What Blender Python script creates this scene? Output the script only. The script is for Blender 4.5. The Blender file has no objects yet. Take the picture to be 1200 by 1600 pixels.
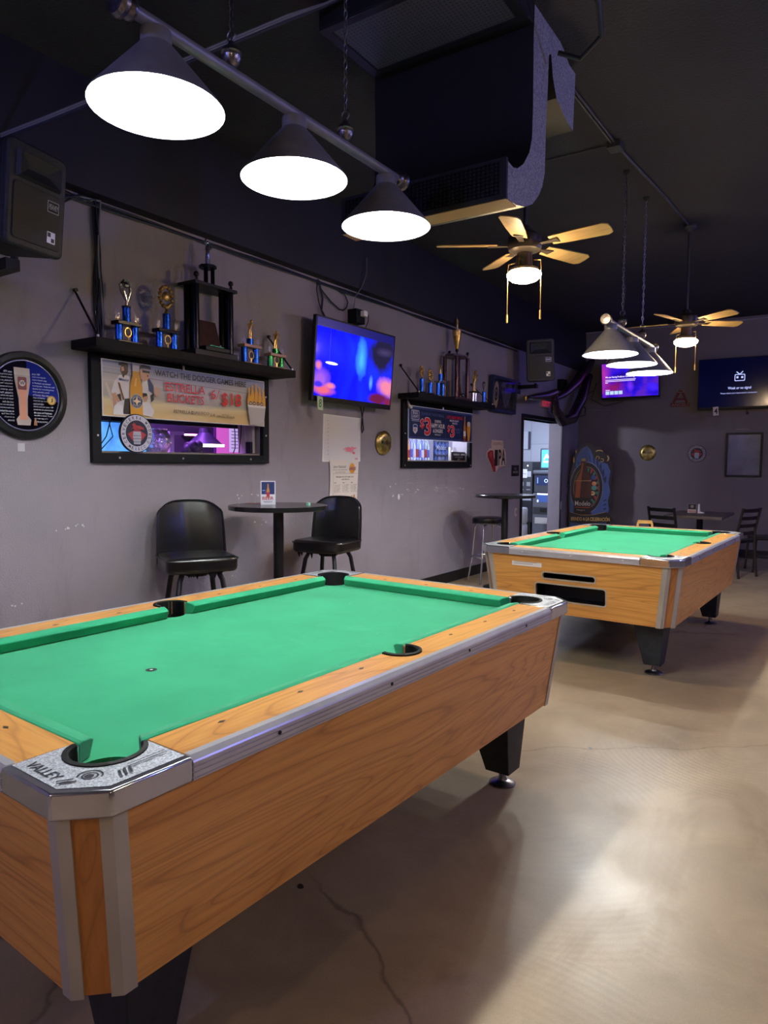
import bpy, bmesh, math, random
from mathutils import Matrix, Vector
R = math.radians
PI = math.pi
random.seed(7)
scene = bpy.context.scene
COL = scene.collection

# ------------------------------------------------------------------ camera, world, exposure, area lights
CAMX, CAMH = 3.837, 1.390
cam = bpy.data.cameras.new('camera')
cam.sensor_fit = 'HORIZONTAL'
cam.sensor_width = 36.0
cam.lens = 36.0 * 1079.8 / 1200.0
cam.clip_start = 0.02
camo = bpy.data.objects.new('camera', cam)
COL.objects.link(camo)
YAW, PITCH, ROLL = 0.5887, 0.0704, 0.0058
cy, sy, cp, sp, cr, sr = math.cos(YAW), math.sin(YAW), math.cos(PITCH), math.sin(PITCH), math.cos(ROLL), math.sin(ROLL)
fw = Vector((-sy, cy, 0)); rt = Vector((cy, sy, 0)); up = Vector((0, 0, 1))
w_ = fw * cp - up * sp; u_ = up * cp + fw * sp
r2 = rt * cr + u_ * sr; u2 = u_ * cr - rt * sr
m = Matrix((r2, u2, -w_)).transposed().to_4x4()
m.translation = Vector((CAMX, 0, CAMH))
camo.matrix_world = m
scene.camera = camo
world = bpy.data.worlds.new('world')
scene.world = world
world.use_nodes = True
world.node_tree.nodes['Background'].inputs[0].default_value = (0.30, 0.33, 0.50, 1)
world.node_tree.nodes['Background'].inputs[1].default_value = 0.02
scene.view_settings.view_transform = 'Standard'
scene.view_settings.look = 'None'
scene.view_settings.gamma = 1.0
scene.view_settings.use_curve_mapping = False
scene.view_settings.exposure = 1.42
BULB = 430.0      # emission of the billiard lamp bulbs
FANL = 66.0       # emission of the fan light bowls
FILL_GLOBE = 95.0      # emission of the unseen blue globes added as fill
HALL = 45.0       # power of the unseen hall lamp casting the back wall patch
BARL = 14.0       # power of the lamps in the bar behind the windows

def area(name, loc, rot, sx, sy_, power, colr):
    l = bpy.data.lights.new(name, 'AREA'); l.shape = 'RECTANGLE'; l.size = sx; l.size_y = sy_
    l.energy = power; l.color = colr
    o = bpy.data.objects.new(name, l); o.location = loc; o.rotation_euler = rot
    COL.objects.link(o); return o
area('hall_patch_light', (-2.35, 7.9, 2.16), (R(90), 0, R(-43)), 0.40, 0.16, HALL, (0.72, 0.78, 1.0))  # unseen lamp placed to cast the bright patch on the back wall
area('hall_far_light', (-1.1, 12.0, 2.56), (0, 0, 0), 0.6, 0.9, 20, (0.70, 0.78, 1.0))
area('bar_light_purple', (-0.9, 3.3, 2.45), (0, 0, 0), 0.25, 1.5, BARL * 2.2, (0.55, 0.18, 1.0))
area('bar_light_white', (-0.8, 7.1, 2.45), (0, 0, 0), 0.3, 1.4, BARL * 5.0, (0.75, 0.82, 1.0))

# ------------------------------------------------------------------ materials
def srgb(h):
    if isinstance(h, str):
        h = h.lstrip('#'); c = [int(h[i:i + 2], 16) / 255 for i in (0, 2, 4)]
    else: c = h
    return tuple((x / 12.92 if x <= 0.04045 else ((x + 0.055) / 1.055) ** 2.4) for x in c)
_mc = {}
def mat(h, rough=0.5, metal=0.0, emit=0.0, spec=0.5, coat=0.0):
    k = (h, rough, metal, emit, spec, coat)
    if k in _mc: return _mc[k]
    m = bpy.data.materials.new('m_' + str(h).strip('#')); m.use_nodes = True
    b = m.node_tree.nodes['Principled BSDF']; c = srgb(h)
    b.inputs['Base Color'].default_value = (*c, 1)
    b.inputs['Roughness'].default_value = rough; b.inputs['Metallic'].default_value = metal
    b.inputs['Specular IOR Level'].default_value = spec
    b.inputs['Coat Weight'].default_value = coat
    if emit:
        b.inputs['Emission Color'].default_value = (*c, 1); b.inputs['Emission Strength'].default_value = emit
    _mc[k] = m
    return m
class NT:
    def __init__(s, name):
        s.m = bpy.data.materials.new(name); s.m.use_nodes = True; s.t = s.m.node_tree
        s.b = s.t.nodes['Principled BSDF']; s.tc = s.t.nodes.new('ShaderNodeTexCoord')
    def n(s, typ, **kw):
        x = s.t.nodes.new('ShaderNode' + typ)
        for k, v in kw.items(): setattr(x, k, v)
        return x
    def l(s, a, b): s.t.links.new(a, b)
    def mapping(s, scale=(1, 1, 1), rot=(0, 0, 0), loc=(0, 0, 0), src='Object'):
        mp = s.n('Mapping'); mp.inputs['Scale'].default_value = scale; mp.inputs['Rotation'].default_value = rot
        mp.inputs['Location'].default_value = loc
        s.l(s.tc.outputs[src], mp.inputs['Vector']); return mp.outputs['Vector']
    def noise(s, vec, scale, detail=3, rough=0.5, dist=0.0):
        x = s.n('TexNoise'); x.inputs['Scale'].default_value = scale; x.inputs['Detail'].default_value = detail
        x.inputs['Roughness'].default_value = rough; x.inputs['Distortion'].default_value = dist
        s.l(vec, x.inputs['Vector']); return x.outputs['Fac']
    def ramp(s, fac, stops, interp='LINEAR'):
        x = s.n('ValToRGB'); x.color_ramp.interpolation = interp
        e = x.color_ramp.elements
        while len(e) < len(stops): e.new(0.5)
        for i, (p, c) in enumerate(stops):
            e[i].position = p; e[i].color = (*(srgb(c) if isinstance(c, str) else c), 1)
        s.l(fac, x.inputs[0]); return x.outputs['Color']
    def mix(s, fac, a, b, mode='MIX'):
        x = s.n('MixRGB'); x.blend_type = mode
        for i, v in ((0, fac), (1, a), (2, b)):
            if isinstance(v, (int, float)): x.inputs[i].default_value = v
            elif isinstance(v, tuple): x.inputs[i].default_value = (*v, 1)
            else: s.l(v, x.inputs[i])
        return x.outputs[0]
    def bump(s, h, strength, dist=0.01):
        x = s.n('Bump'); x.inputs['Strength'].default_value = strength; x.inputs['Distance'].default_value = dist
        s.l(h, x.inputs['Height']); s.l(x.outputs[0], s.b.inputs['Normal'])
    def base(s, c): s.l(c, s.b.inputs['Base Color'])

def wall_mat(name, c1, c2, chips=True, tex=0.9):
    t = NT(name); v = t.mapping()
    big = t.noise(v, 0.9, 4, 0.6)
    col = t.ramp(big, [(0.35, c1), (0.65, c2)])
    if chips:
        sp_ = t.noise(t.mapping(scale=(1, 1, 1.6)), 9.0, 5, 0.75)
        msk = t.ramp(sp_, [(0.735, (0, 0, 0)), (0.75, (1, 1, 1))])
        col = t.mix(msk, col, srgb('#a9a3a8'))
        sc = t.noise(t.mapping(scale=(1, 1, 0.25)), 5.0, 6, 0.7)
        smk = t.ramp(sc, [(0.55, (0, 0, 0)), (0.8, (0.35, 0.35, 0.35))])
        col = t.mix(smk, col, srgb('#4a4448'))
    t.base(col)
    t.b.inputs['Roughness'].default_value = 0.5
    n1 = t.noise(v, 95.0, 3, 0.6); t.bump(n1, tex, 0.004)
    return t.m
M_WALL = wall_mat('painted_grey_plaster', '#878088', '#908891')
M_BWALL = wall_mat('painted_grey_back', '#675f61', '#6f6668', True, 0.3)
M_BLACKUP = wall_mat('painted_black', '#15151f', '#191924', False, 0.5)
def ceil_mat():
    t = NT('black_textured_ceiling'); v = t.mapping()
    t.base(t.ramp(t.noise(v, 0.8, 4, 0.6), [(0.3, '#1c1c27'), (0.7, '#25242f')]))
    t.b.inputs['Roughness'].default_value = 0.75
    t.bump(t.noise(v, 55.0, 4, 0.7), 0.9, 0.012); return t.m
M_CEIL = ceil_mat()
def floor_mat():
    t = NT('polished_concrete'); v = t.mapping()
    c = t.ramp(t.noise(v, 0.75, 6, 0.62, 0.6), [(0.3, '#8d7d66'), (0.5, '#a29176'), (0.72, '#b3a48c')])
    c2 = t.ramp(t.noise(t.mapping(loc=(4, 7, 0)), 2.6, 8, 0.7, 0.8), [(0.35, '#6c5d49'), (0.62, '#9f8d70')])
    c = t.mix(0.38, c, c2)
    blot = t.ramp(t.noise(t.mapping(scale=(1.6, 0.7, 1), loc=(2, 1, 0)), 0.9, 5, 0.6, 1.2), [(0.60, (0, 0, 0)), (0.70, (0.5, 0.5, 0.5))])
    c = t.mix(blot, c, srgb('#6a5133'))
    # hairline cracks
    vo = t.n('TexVoronoi'); vo.feature = 'DISTANCE_TO_EDGE'; vo.inputs['Scale'].default_value = 0.55
    ns = t.n('TexNoise'); ns.inputs['Scale'].default_value = 2.4; ns.inputs['Detail'].default_value = 6
    t.l(v, ns.inputs['Vector'])
    mv = t.n('MixRGB'); mv.inputs[0].default_value = 0.22; t.l(v, mv.inputs[1]); t.l(ns.outputs['Color'], mv.inputs[2])
    t.l(mv.outputs[0], vo.inputs['Vector'])
    ck = t.ramp(vo.outputs['Distance'], [(0.0, (1, 1, 1)), (0.0035, (0, 0, 0))])
    gate = t.ramp(t.noise(t.mapping(loc=(9, 3, 0)), 0.8, 2), [(0.50, (0, 0, 0)), (0.56, (0.6, 0.6, 0.6))])
    c = t.mix(t.mix(1.0, ck, gate, 'MULTIPLY'), c, srgb('#3b322a'))
    pit = t.ramp(t.noise(t.mapping(loc=(1, 1, 0)), 11.0, 2, 0.3), [(0.775, (0, 0, 0)), (0.785, (1, 1, 1))])
    c = t.mix(pit, c, srgb('#2b2622'))
    fine = t.noise(v, 160.0, 2, 0.5)
    c = t.mix(t.ramp(fine, [(0.3, (0.14,) * 3), (0.7, (0, 0, 0))]), c, srgb('#4e463a'))
    t.base(c)
    rr = t.ramp(t.noise(t.mapping(loc=(3, 3, 0)), 3.0, 6, 0.65), [(0.3, (0.32,) * 3), (0.7, (0.46,) * 3)])
    t.l(rr, t.b.inputs['Roughness'])
    # trowel arcs: rings around random centres
    vo2 = t.n('TexVoronoi'); vo2.inputs['Scale'].default_value = 0.9; t.l(v, vo2.inputs['Vector'])
    wv = t.n('Math'); wv.operation = 'SINE'; mu = t.n('Math'); mu.operation = 'MULTIPLY'; mu.inputs[1].default_value = 260.0
    t.l(vo2.outputs['Distance'], mu.inputs[0]); t.l(mu.outputs[0], wv.inputs[0])
    g2 = t.noise(t.mapping(loc=(5, 2, 0)), 2.2, 4)
    mm = t.n('Math'); mm.operation = 'MULTIPLY'; t.l(wv.outputs[0], mm.inputs[0]); t.l(g2, mm.inputs[1])
    ad = t.n('Math'); ad.operation = 'ADD'; t.l(mm.outputs[0], ad.inputs[0]); t.l(t.noise(v, 20.0, 6, 0.6), ad.inputs[1])
    t.bump(ad.outputs[0], 0.045, 0.004)
    return t.m
M_FLOOR = floor_mat()
def wood_mat(name, axis, light, mid, dark, gloss=0.32):
    t = NT(name)
    sc = [9, 9, 9]; sc[axis] = 1.0
    v = t.mapping(scale=tuple(sc), loc=(1.3, 2.1, 0.7))
    dn = t.noise(v, 0.55, 3, 0.5)
    w = t.n('TexNoise'); w.inputs['Scale'].default_value = 0.45; w.inputs['Detail'].default_value = 2; w.inputs['Distortion'].default_value = 0.7
    t.l(v, w.inputs['Vector'])
    mu = t.n('Math'); mu.operation = 'MULTIPLY'; mu.inputs[1].default_value = 20.0
    t.l(w.outputs['Fac'], mu.inputs[0])
    fr = t.n('Math'); fr.operation = 'FRACT'; t.l(mu.outputs[0], fr.inputs[0])
    line = t.ramp(fr.outputs[0], [(0.0, dark), (0.10, mid), (0.55, light), (0.93, mid), (1.0, dark)])
    c = t.mix(0.50, t.ramp(dn, [(0.3, mid), (0.7, light)]), line)
    sc2 = [70, 70, 70]; sc2[axis] = 2.2
    fg = t.noise(t.mapping(scale=tuple(sc2)), 1.4, 4, 0.6)
    c = t.mix(t.ramp(fg, [(0.45, (0, 0, 0)), (0.75, (0.42,) * 3)]), c, srgb(dark))
    t.base(c); t.b.inputs['Roughness'].default_value = gloss
    return t.m
WL, WM, WD = '#dca257', '#c98b43', '#845021'
M_WOODX = wood_mat('oak_laminate_x', 0, WL, WM, WD); M_WOODY = wood_mat('oak_laminate_y', 1, WL, WM, WD)
M_WOODZ = wood_mat('oak_laminate_z', 2, '#bd8044', '#ab7037', '#87542a')
M_BLADE = wood_mat('fan_blade_wood', 0, '#b89a6a', '#a5875a', '#8d6d42', 0.4)
def cloth_mat():
    t = NT('green_baize'); v = t.mapping()
    c = t.ramp(t.noise(v, 2.5, 5, 0.6), [(0.3, '#228a60'), (0.7, '#2c9a6d')])
    sp2 = t.ramp(t.noise(v, 32.0, 3, 0.55), [(0.735, (0, 0, 0)), (0.775, (0.45,) * 3)])
    c = t.mix(sp2, c, srgb('#7fc7ab'))
    ch = t.ramp(t.noise(t.mapping(loc=(3, 1, 2), scale=(1, 1.6, 1)), 1.6, 7, 0.7), [(0.6, (0, 0, 0)), (0.85, (0.30,) * 3)])
    c = t.mix(ch, c, srgb('#6dbb9b'))
    t.base(c); t.b.inputs['Roughness'].default_value = 0.95; t.b.inputs['Specular IOR Level'].default_value = 0.15
    t.b.inputs['Sheen Weight'].default_value = 0.15
    t.bump(t.noise(v, 420.0, 2), 0.15, 0.001); return t.m
M_CLOTH = cloth_mat()
def noisy(name, c1, c2, scale, rough, metal=0.0, bump=0.0, det=3, lo=0.4, hi=0.6, spec=0.5):
    t = NT(name); v = t.mapping(); n = t.noise(v, scale, det, 0.6)
    t.base(t.ramp(n, [(lo, c1), (hi, c2)]))
    t.b.inputs['Roughness'].default_value = rough; t.b.inputs['Metallic'].default_value = metal
    t.b.inputs['Specular IOR Level'].default_value = spec
    if bump: t.bump(n, bump, 0.003)
    return t.m
M_PEBBLE = noisy('pebbled_casting', '#8c9299', '#ccd1d8', 260, 0.42, 0.35, 0.5)
M_CHROME = noisy('polished_chrome', '#c4c7cd', '#cfd2d8', 5, 0.14, 0.92)
M_ALU = noisy('brushed_aluminium', '#b9bbc1', '#c6c8ce', 5, 0.28, 0.45)
M_STRIP = noisy('anodised_strip', '#aba79d', '#b4b0a6', 4, 0.36, 0.35)
M_STEEL = noisy('brushed_steel', '#77757a', '#96949a', 90, 0.32, 1.0)
M_GUN = noisy('gunmetal', '#7e828e', '#8b8f9b', 8, 0.40, 0.25)
M_BLACK = noisy('black_satin', '#08080a', '#101012', 18, 0.42, spec=0.35)
M_BLACKM = noisy('black_matt', '#08090b', '#0f1013', 30, 0.6, 0, 0.2, spec=0.2)
M_VINYL = noisy('black_vinyl', '#09090b', '#111114', 7, 0.28, 0, 0.35, 4)
M_LEG = noisy('black_textured_leg', '#10151c', '#1b232c', 22, 0.5, 0, 0.3)
M_RUB = noisy('black_rubber', '#0b0b0c', '#121213', 20, 0.75, spec=0.15)
M_LAM = noisy('dark_speckled_laminate', '#131214', '#1e1d1f', 160, 0.20)
M_DUCT = noisy('duct_grey_rough', '#70737d', '#a0a3ad', 120, 0.7, 0, 0.6)
M_DUCTB = noisy('duct_black', '#0d0e14', '#13141b', 12, 0.6)
M_WHITE = mat('#e8e6e2', 0.45)
M_GOLD = noisy('trophy_gold', '#a87f35', '#d0b066', 30, 0.30, 0.85)
M_SILV = noisy('trophy_silver', '#8f8f92', '#dcdcdf', 30, 0.2, 1.0)
M_SPK = noisy('speaker_plastic', '#22262e', '#2c313b', 90, 0.55, 0, 0.3)
M_SPKB = noisy('speaker_side', '#161a23', '#1c212c', 60, 0.6, 0, 0.3)
M_GRILL = noisy('speaker_grille', '#0e1116', '#20242b', 330, 0.5, 0, 0.4)
M_WALN = wood_mat('trophy_walnut', 2, '#4a2f2a', '#3c2522', '#231414', 0.3)
M_DKWOOD = wood_mat('dark_chair_wood', 2, '#2c1f1c', '#241917', '#150e0d', 0.35)
M_TBWOOD = noisy('dark_table_laminate', '#4a403c', '#5b4f49', 9, 0.35)
M_CONDUIT = noisy('painted_conduit', '#26262b', '#303036', 15, 0.5)
M_CABLE = mat('#10131f', 0.45); M_CABLEB = mat('#1c2340', 0.45); M_CABLEG = mat('#7d7f8a', 0.5)
M_PRTM = noisy('dark_corr_panel', '#b7bac4', '#c6c9d2', 4, 0.6)
def prism_mat(name, c1, c2):
    t = NT(name); v = t.mapping(scale=(1, 1, 0.6))
    vo = t.n('TexVoronoi'); vo.inputs['Scale'].default_value = 120.0; t.l(v, vo.inputs['Vector'])
    t.base(t.ramp(vo.outputs['Distance'], [(0.1, c1), (0.6, c2)]))
    t.b.inputs['Roughness'].default_value = 0.22; t.b.inputs['Metallic'].default_value = 0.8
    return t.m
M_BLUEC = prism_mat('blue_foil_column', '#2f7be0', '#0e3f9c'); M_GREENC = prism_mat('green_foil_column', '#4fae55', '#0e5a2c')
M_BLKC = prism_mat('black_foil_column', '#2a2b30', '#101014'); M_REDC = prism_mat('maroon_foil_column', '#7b5a58', '#241213')
def glass_mat():
    m = bpy.data.materials.new('window_glass'); m.use_nodes = True; t = m.node_tree; t.nodes.clear()
    o = t.nodes.new('ShaderNodeOutputMaterial'); a = t.nodes.new('ShaderNodeBsdfTransparent'); g = t.nodes.new('ShaderNodeBsdfGlossy')
    g.inputs['Roughness'].default_value = 0.03; lw = t.nodes.new('ShaderNodeLayerWeight'); lw.inputs[0].default_value = 0.5
    pw = t.nodes.new('ShaderNodeMath'); pw.operation = 'POWER'; pw.inputs[1].default_value = 5.0; t.links.new(lw.outputs['Facing'], pw.inputs[0])
    f = t.nodes.new('ShaderNodeMath'); f.operation = 'MULTIPLY_ADD'; f.inputs[1].default_value = 0.6; f.inputs[2].default_value = 0.03; t.links.new(pw.outputs[0], f.inputs[0])
    x = t.nodes.new('ShaderNodeMixShader'); t.links.new(f.outputs[0], x.inputs[0]); t.links.new(a.outputs[0], x.inputs[1])
    t.links.new(g.outputs[0], x.inputs[2]); t.links.new(x.outputs[0], o.inputs[0]); return m
M_GLASS = glass_mat()
def clear_glass(h):
    m = bpy.data.materials.new('bottle_glass'); m.use_nodes = True; b = m.node_tree.nodes['Principled BSDF']
    b.inputs['Base Color'].default_value = (*srgb(h), 1); b.inputs['Roughness'].default_value = 0.06
    b.inputs['Transmission Weight'].default_value = 0.75; return m
def screen_mat(name, stops, scale, strength, mscale=(1, 1, 1), loc=(0, 0, 0), dist=1.0):
    t = NT(name); v = t.mapping(scale=mscale, loc=loc)
    c = t.ramp(t.noise(v, scale, 4, 0.5, dist), stops)
    t.b.inputs['Base Color'].default_value = (0.003, 0.003, 0.004, 1); t.b.inputs['Roughness'].default_value = 0.08
    t.l(c, t.b.inputs['Emission Color']); t.b.inputs['Emission Strength'].default_value = strength; return t.m

def blurred_screen(name, stops, blobs, axes, scale=2.0, strength=1.0, loc=(0, 0, 0)):
    """out-of-focus moving picture: soft colour patches over a noise base, in the screen's own coordinates"""
    t = NT(name); v = t.mapping(loc=loc)
    c = t.ramp(t.noise(v, scale, 3, 0.5, 0.6), stops)
    wob = t.noise(t.mapping(loc=(3, 5, 1)), 5.0, 4, 0.6)
    for (cu, cv, ru, rv, colr, soft) in blobs:
        sc = [0, 0, 0]; lo = [0, 0, 0]
        sc[axes[0]] = 1 / ru; sc[2] = 1 / rv; lo[axes[0]] = -cu / ru; lo[2] = -cv / rv
        mp = t.mapping(scale=tuple(sc), loc=tuple(lo))
        ln = t.n('VectorMath'); ln.operation = 'LENGTH'; t.l(mp, ln.inputs[0])
        ad = t.n('Math'); ad.operation = 'MULTIPLY_ADD'; ad.inputs[1].default_value = 0.9; t.l(wob, ad.inputs[0]); t.l(ln.outputs['Value'], ad.inputs[2])
        ms = t.ramp(ad.outputs[0], [(max(0, 1.30 - soft) / 2, (1, 1, 1)), (1.38 / 2, (0, 0, 0))])
        hf = t.n('Math'); hf.operation = 'MULTIPLY'; hf.inputs[1].default_value = 0.5; t.l(ad.outputs[0], hf.inputs[0])
        for l_ in list(t.t.links):
            if l_.from_socket == ad.outputs[0] and l_.to_node.bl_idname == 'ShaderNodeValToRGB': l_to = l_.to_socket; t.t.links.remove(l_); t.l(hf.outputs[0], l_to)
        c = t.mix(ms, c, srgb(colr))
    t.b.inputs['Base Color'].default_value = (0.003, 0.003, 0.004, 1); t.b.inputs['Roughness'].default_value = 0.08
    t.l(c, t.b.inputs['Emission Color']); t.b.inputs['Emission Strength'].default_value = strength; return t.m

# ------------------------------------------------------------------ mesh builder
def circ(cx, cy_, r, n=24, a0=0, a1=360, ry=None):
    full = abs(a1 - a0) >= 360
    k = n if full else n + 1
    ry = r if ry is None else ry
    return [(cx + r * math.cos(R(a0 + (a1 - a0) * i / n)), cy_ + ry * math.sin(R(a0 + (a1 - a0) * i / n))) for i in range(k)]
def rrect(x0, y0, x1, y1, r, n=5):
    p = []
    for cx, cy_, a in ((x1 - r, y1 - r, 0), (x0 + r, y1 - r, 90), (x0 + r, y0 + r, 180), (x1 - r, y0 + r, 270)):
        p += circ(cx, cy_, r, n, a, a + 90)
    return p
class M:
    def __init__(s):
        s.v = []; s.f = []; s.mi = []; s.mats = []; s.T = Matrix.Identity(4); s.fn = None
    def _m(s, m):
        if m not in s.mats: s.mats.append(m)
        return s.mats.index(m)
    def add(s, vs, fs, m):
        b = len(s.v); k = s._m(m)
        for p in vs:
            p = Vector(p)
            if s.fn: p = Vector(s.fn(p))
            s.v.append(s.T @ p)
        for f in fs: s.f.append([b + i for i in f]); s.mi.append(k)
        return s
    def box(s, x0, y0, z0, x1, y1, z1, m):
        vs = [(x, y, z) for z in (z0, z1) for y in (y0, y1) for x in (x0, x1)]
        return s.add(vs, [(0, 2, 3, 1), (4, 5, 7, 6), (0, 1, 5, 4), (2, 6, 7, 3), (0, 4, 6, 2), (1, 3, 7, 5)], m)
    def prism(s, poly, a, b, m, axis='z', mside=None):
        n = len(poly)
        def P(p, h): return {'z': (p[0], p[1], h), 'x': (h, p[0], p[1]), 'y': (p[0], h, p[1])}[axis]
        vs = [P(p, a) for p in poly] + [P(p, b) for p in poly]
        s.add(vs, [list(range(n))[::-1], list(range(n, 2 * n))], m)
        base = len(s.v) - 2 * n; k = s._m(mside or m)
        for i in range(n):
            j = (i + 1) % n; s.f.append([base + i, base + j, base + n + j, base + n + i]); s.mi.append(k)
        return s
    def slab(s, A, B, C, D, t, m):
        A, B, C, D, t = [Vector(p) for p in (A, B, C, D, t)]
        return s.add([A, B, C, D, A + t, B + t, C + t, D + t], [(0, 1, 2, 3), (7, 6, 5, 4), (0, 4, 5, 1), (1, 5, 6, 2), (2, 6, 7, 3), (3, 7, 4, 0)], m)
    def tube(s, pts, r, m, n=8, closed=False, cap=True):
        pts = [Vector(p) for p in pts]; k = len(pts)
        rs = r if isinstance(r, (list, tuple)) else [r] * k
        vs = []; prev = None
        for i, p in enumerate(pts):
            if closed: d = pts[(i + 1) % k] - pts[i - 1]
            else: d = (pts[min(i + 1, k - 1)] - pts[max(i - 1, 0)])
            d = d.normalized() if d.length > 1e-9 else Vector((0, 0, 1))
            if prev is None:
                a = Vector((0, 0, 1)) if abs(d.z) < 0.9 else Vector((1, 0, 0))
                x = d.cross(a).normalized()
            else:
                x = (prev - d * prev.dot(d)); x = x.normalized() if x.length > 1e-6 else d.orthogonal().normalized()
            prev = x; y = d.cross(x)
            for j in range(n):
                t = 2 * PI * j / n; vs.append(p + (x * math.cos(t) + y * math.sin(t)) * rs[i])
        fs = []
        for i in range(k if closed else k - 1):
            a = i * n; b = ((i + 1) % k) * n
            for j in range(n): fs.append((a + j, a + (j + 1) % n, b + (j + 1) % n, b + j))
        if cap and not closed: fs += [list(range(n))[::-1], list(range((k - 1) * n, k * n))]
        return s.add(vs, fs, m)
    def lathe(s, prof, m, n=24, o=(0, 0, 0), axis='z', a0=0, a1=360, cap=True):
        o = Vector(o); vs = []; full = abs(a1 - a0) >= 360; kk = n if full else n + 1
        for r, z in prof:
            for j in range(kk):
                t = R(a0 + (a1 - a0) * j / n); c, q = r * math.cos(t), r * math.sin(t)
                vs.append(o + Vector({'z': (c, q, z), 'x': (z, c, q), 'y': (c, z, q)}[axis]))
        fs = []
        for i in range(len(prof) - 1):
            for j in range(n):
                jj = (j + 1) % kk if full else j + 1
                fs.append((i * kk + j, i * kk + jj, (i + 1) * kk + jj, (i + 1) * kk + j))
        if full and cap:
            if prof[0][0] > 1e-5: fs.append(list(range(kk))[::-1])
            if prof[-1][0] > 1e-5: fs.append(list(range((len(prof) - 1) * kk, len(prof) * kk)))
        return s.add(vs, fs, m)
    def ball(s, c, r, m, n=12, sx=1, sy=1, sz=1):
        prof = [(r * math.sin(PI * i / 8), -r * math.cos(PI * i / 8)) for i in range(9)]
        prof[0] = (1e-4, -r); prof[-1] = (1e-4, r)
        T = s.T; s.T = s.T @ Matrix.Translation(Vector(c)) @ Matrix.Diagonal((sx, sy, sz, 1)); s.lathe(prof, m, n); s.T = T
        return s
    def build(s, name, parent=None, bevel=0, seg=2, smooth=35, recalc=True, weld=True, subsurf=0, solid=0):
        me = bpy.data.meshes.new(name); me.from_pydata([tuple(p) for p in s.v], [], s.f)
        for k in s.mats: me.materials.append(k)
        me.polygons.foreach_set('material_index', s.mi)
        bm = bmesh.new(); bm.from_mesh(me)
        if weld: bmesh.ops.remove_doubles(bm, verts=bm.verts, dist=1e-5)
        if recalc: bmesh.ops.recalc_face_normals(bm, faces=bm.faces)
        bm.to_mesh(me); bm.free()
        if smooth:
            me.polygons.foreach_set('use_smooth', [True] * len(me.polygons))
            me.set_sharp_from_angle(angle=R(smooth))
        o = bpy.data.objects.new(name, me); COL.objects.link(o)
        if parent: o.parent = parent
        if solid:
            q = o.modifiers.new('thickness', 'SOLIDIFY'); q.thickness = solid; q.offset = 0
        if subsurf:
            q = o.modifiers.new('smooth', 'SUBSURF'); q.levels = subsurf; q.render_levels = subsurf
        if bevel:
            q = o.modifiers.new('bevel', 'BEVEL'); q.width = bevel; q.segments = seg; q.limit_method = 'ANGLE'; q.angle_limit = R(38)
        return o
def tag(o, label=None, cat=None, group=None, kind=None):
    if label: o['label'] = label
    if cat: o['category'] = cat
    if group: o['group'] = group
    if kind: o['kind'] = kind
    return o
def thing(name, label, cat, loc=(0, 0, 0), rot=(0, 0, 0), group=None):
    o = bpy.data.objects.new(name, None); o.empty_display_size = 0.05
    o.location = loc; o.rotation_euler = rot; COL.objects.link(o)
    return tag(o, label, cat, group)
def copy_tree(o, parent=None):
    c = o.copy(); COL.objects.link(c); c.parent = parent
    for ch in [x for x in COL.objects if x.parent == o]: copy_tree(ch, c)
    return c
def struct(o): o['kind'] = 'structure'; return o

# text outlines as flat faces, fitted to a box (u0,v0)-(u1,v1)
_tc = {}
def text_geo(body, bold=0.0):
    bold *= 0.4; k = (body, bold)
    if k in _tc: return _tc[k]
    cu = bpy.data.curves.new('t', 'FONT'); cu.body = body; cu.size = 1; cu.resolution_u = 3; cu.offset = bold; cu.fill_mode = 'FRONT'
    ob = bpy.data.objects.new('t', cu); COL.objects.link(ob)
    dg = bpy.context.evaluated_depsgraph_get(); dg.update()
    me = bpy.data.meshes.new_from_object(ob.evaluated_get(dg))
    vs = [tuple(v.co) for v in me.vertices]; fs = [list(p.vertices) for p in me.polygons]
    bpy.data.objects.remove(ob); bpy.data.curves.remove(cu); bpy.data.meshes.remove(me)
    if vs:
        x0 = min(v[0] for v in vs); x1 = max(v[0] for v in vs); y0 = min(v[1] for v in vs); y1 = max(v[1] for v in vs)
        vs = [((v[0] - x0) / (x1 - x0), (v[1] - y0) / (y1 - y0 + 1e-9)) for v in vs]
    _tc[k] = (vs, fs); return _tc[k]
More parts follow.
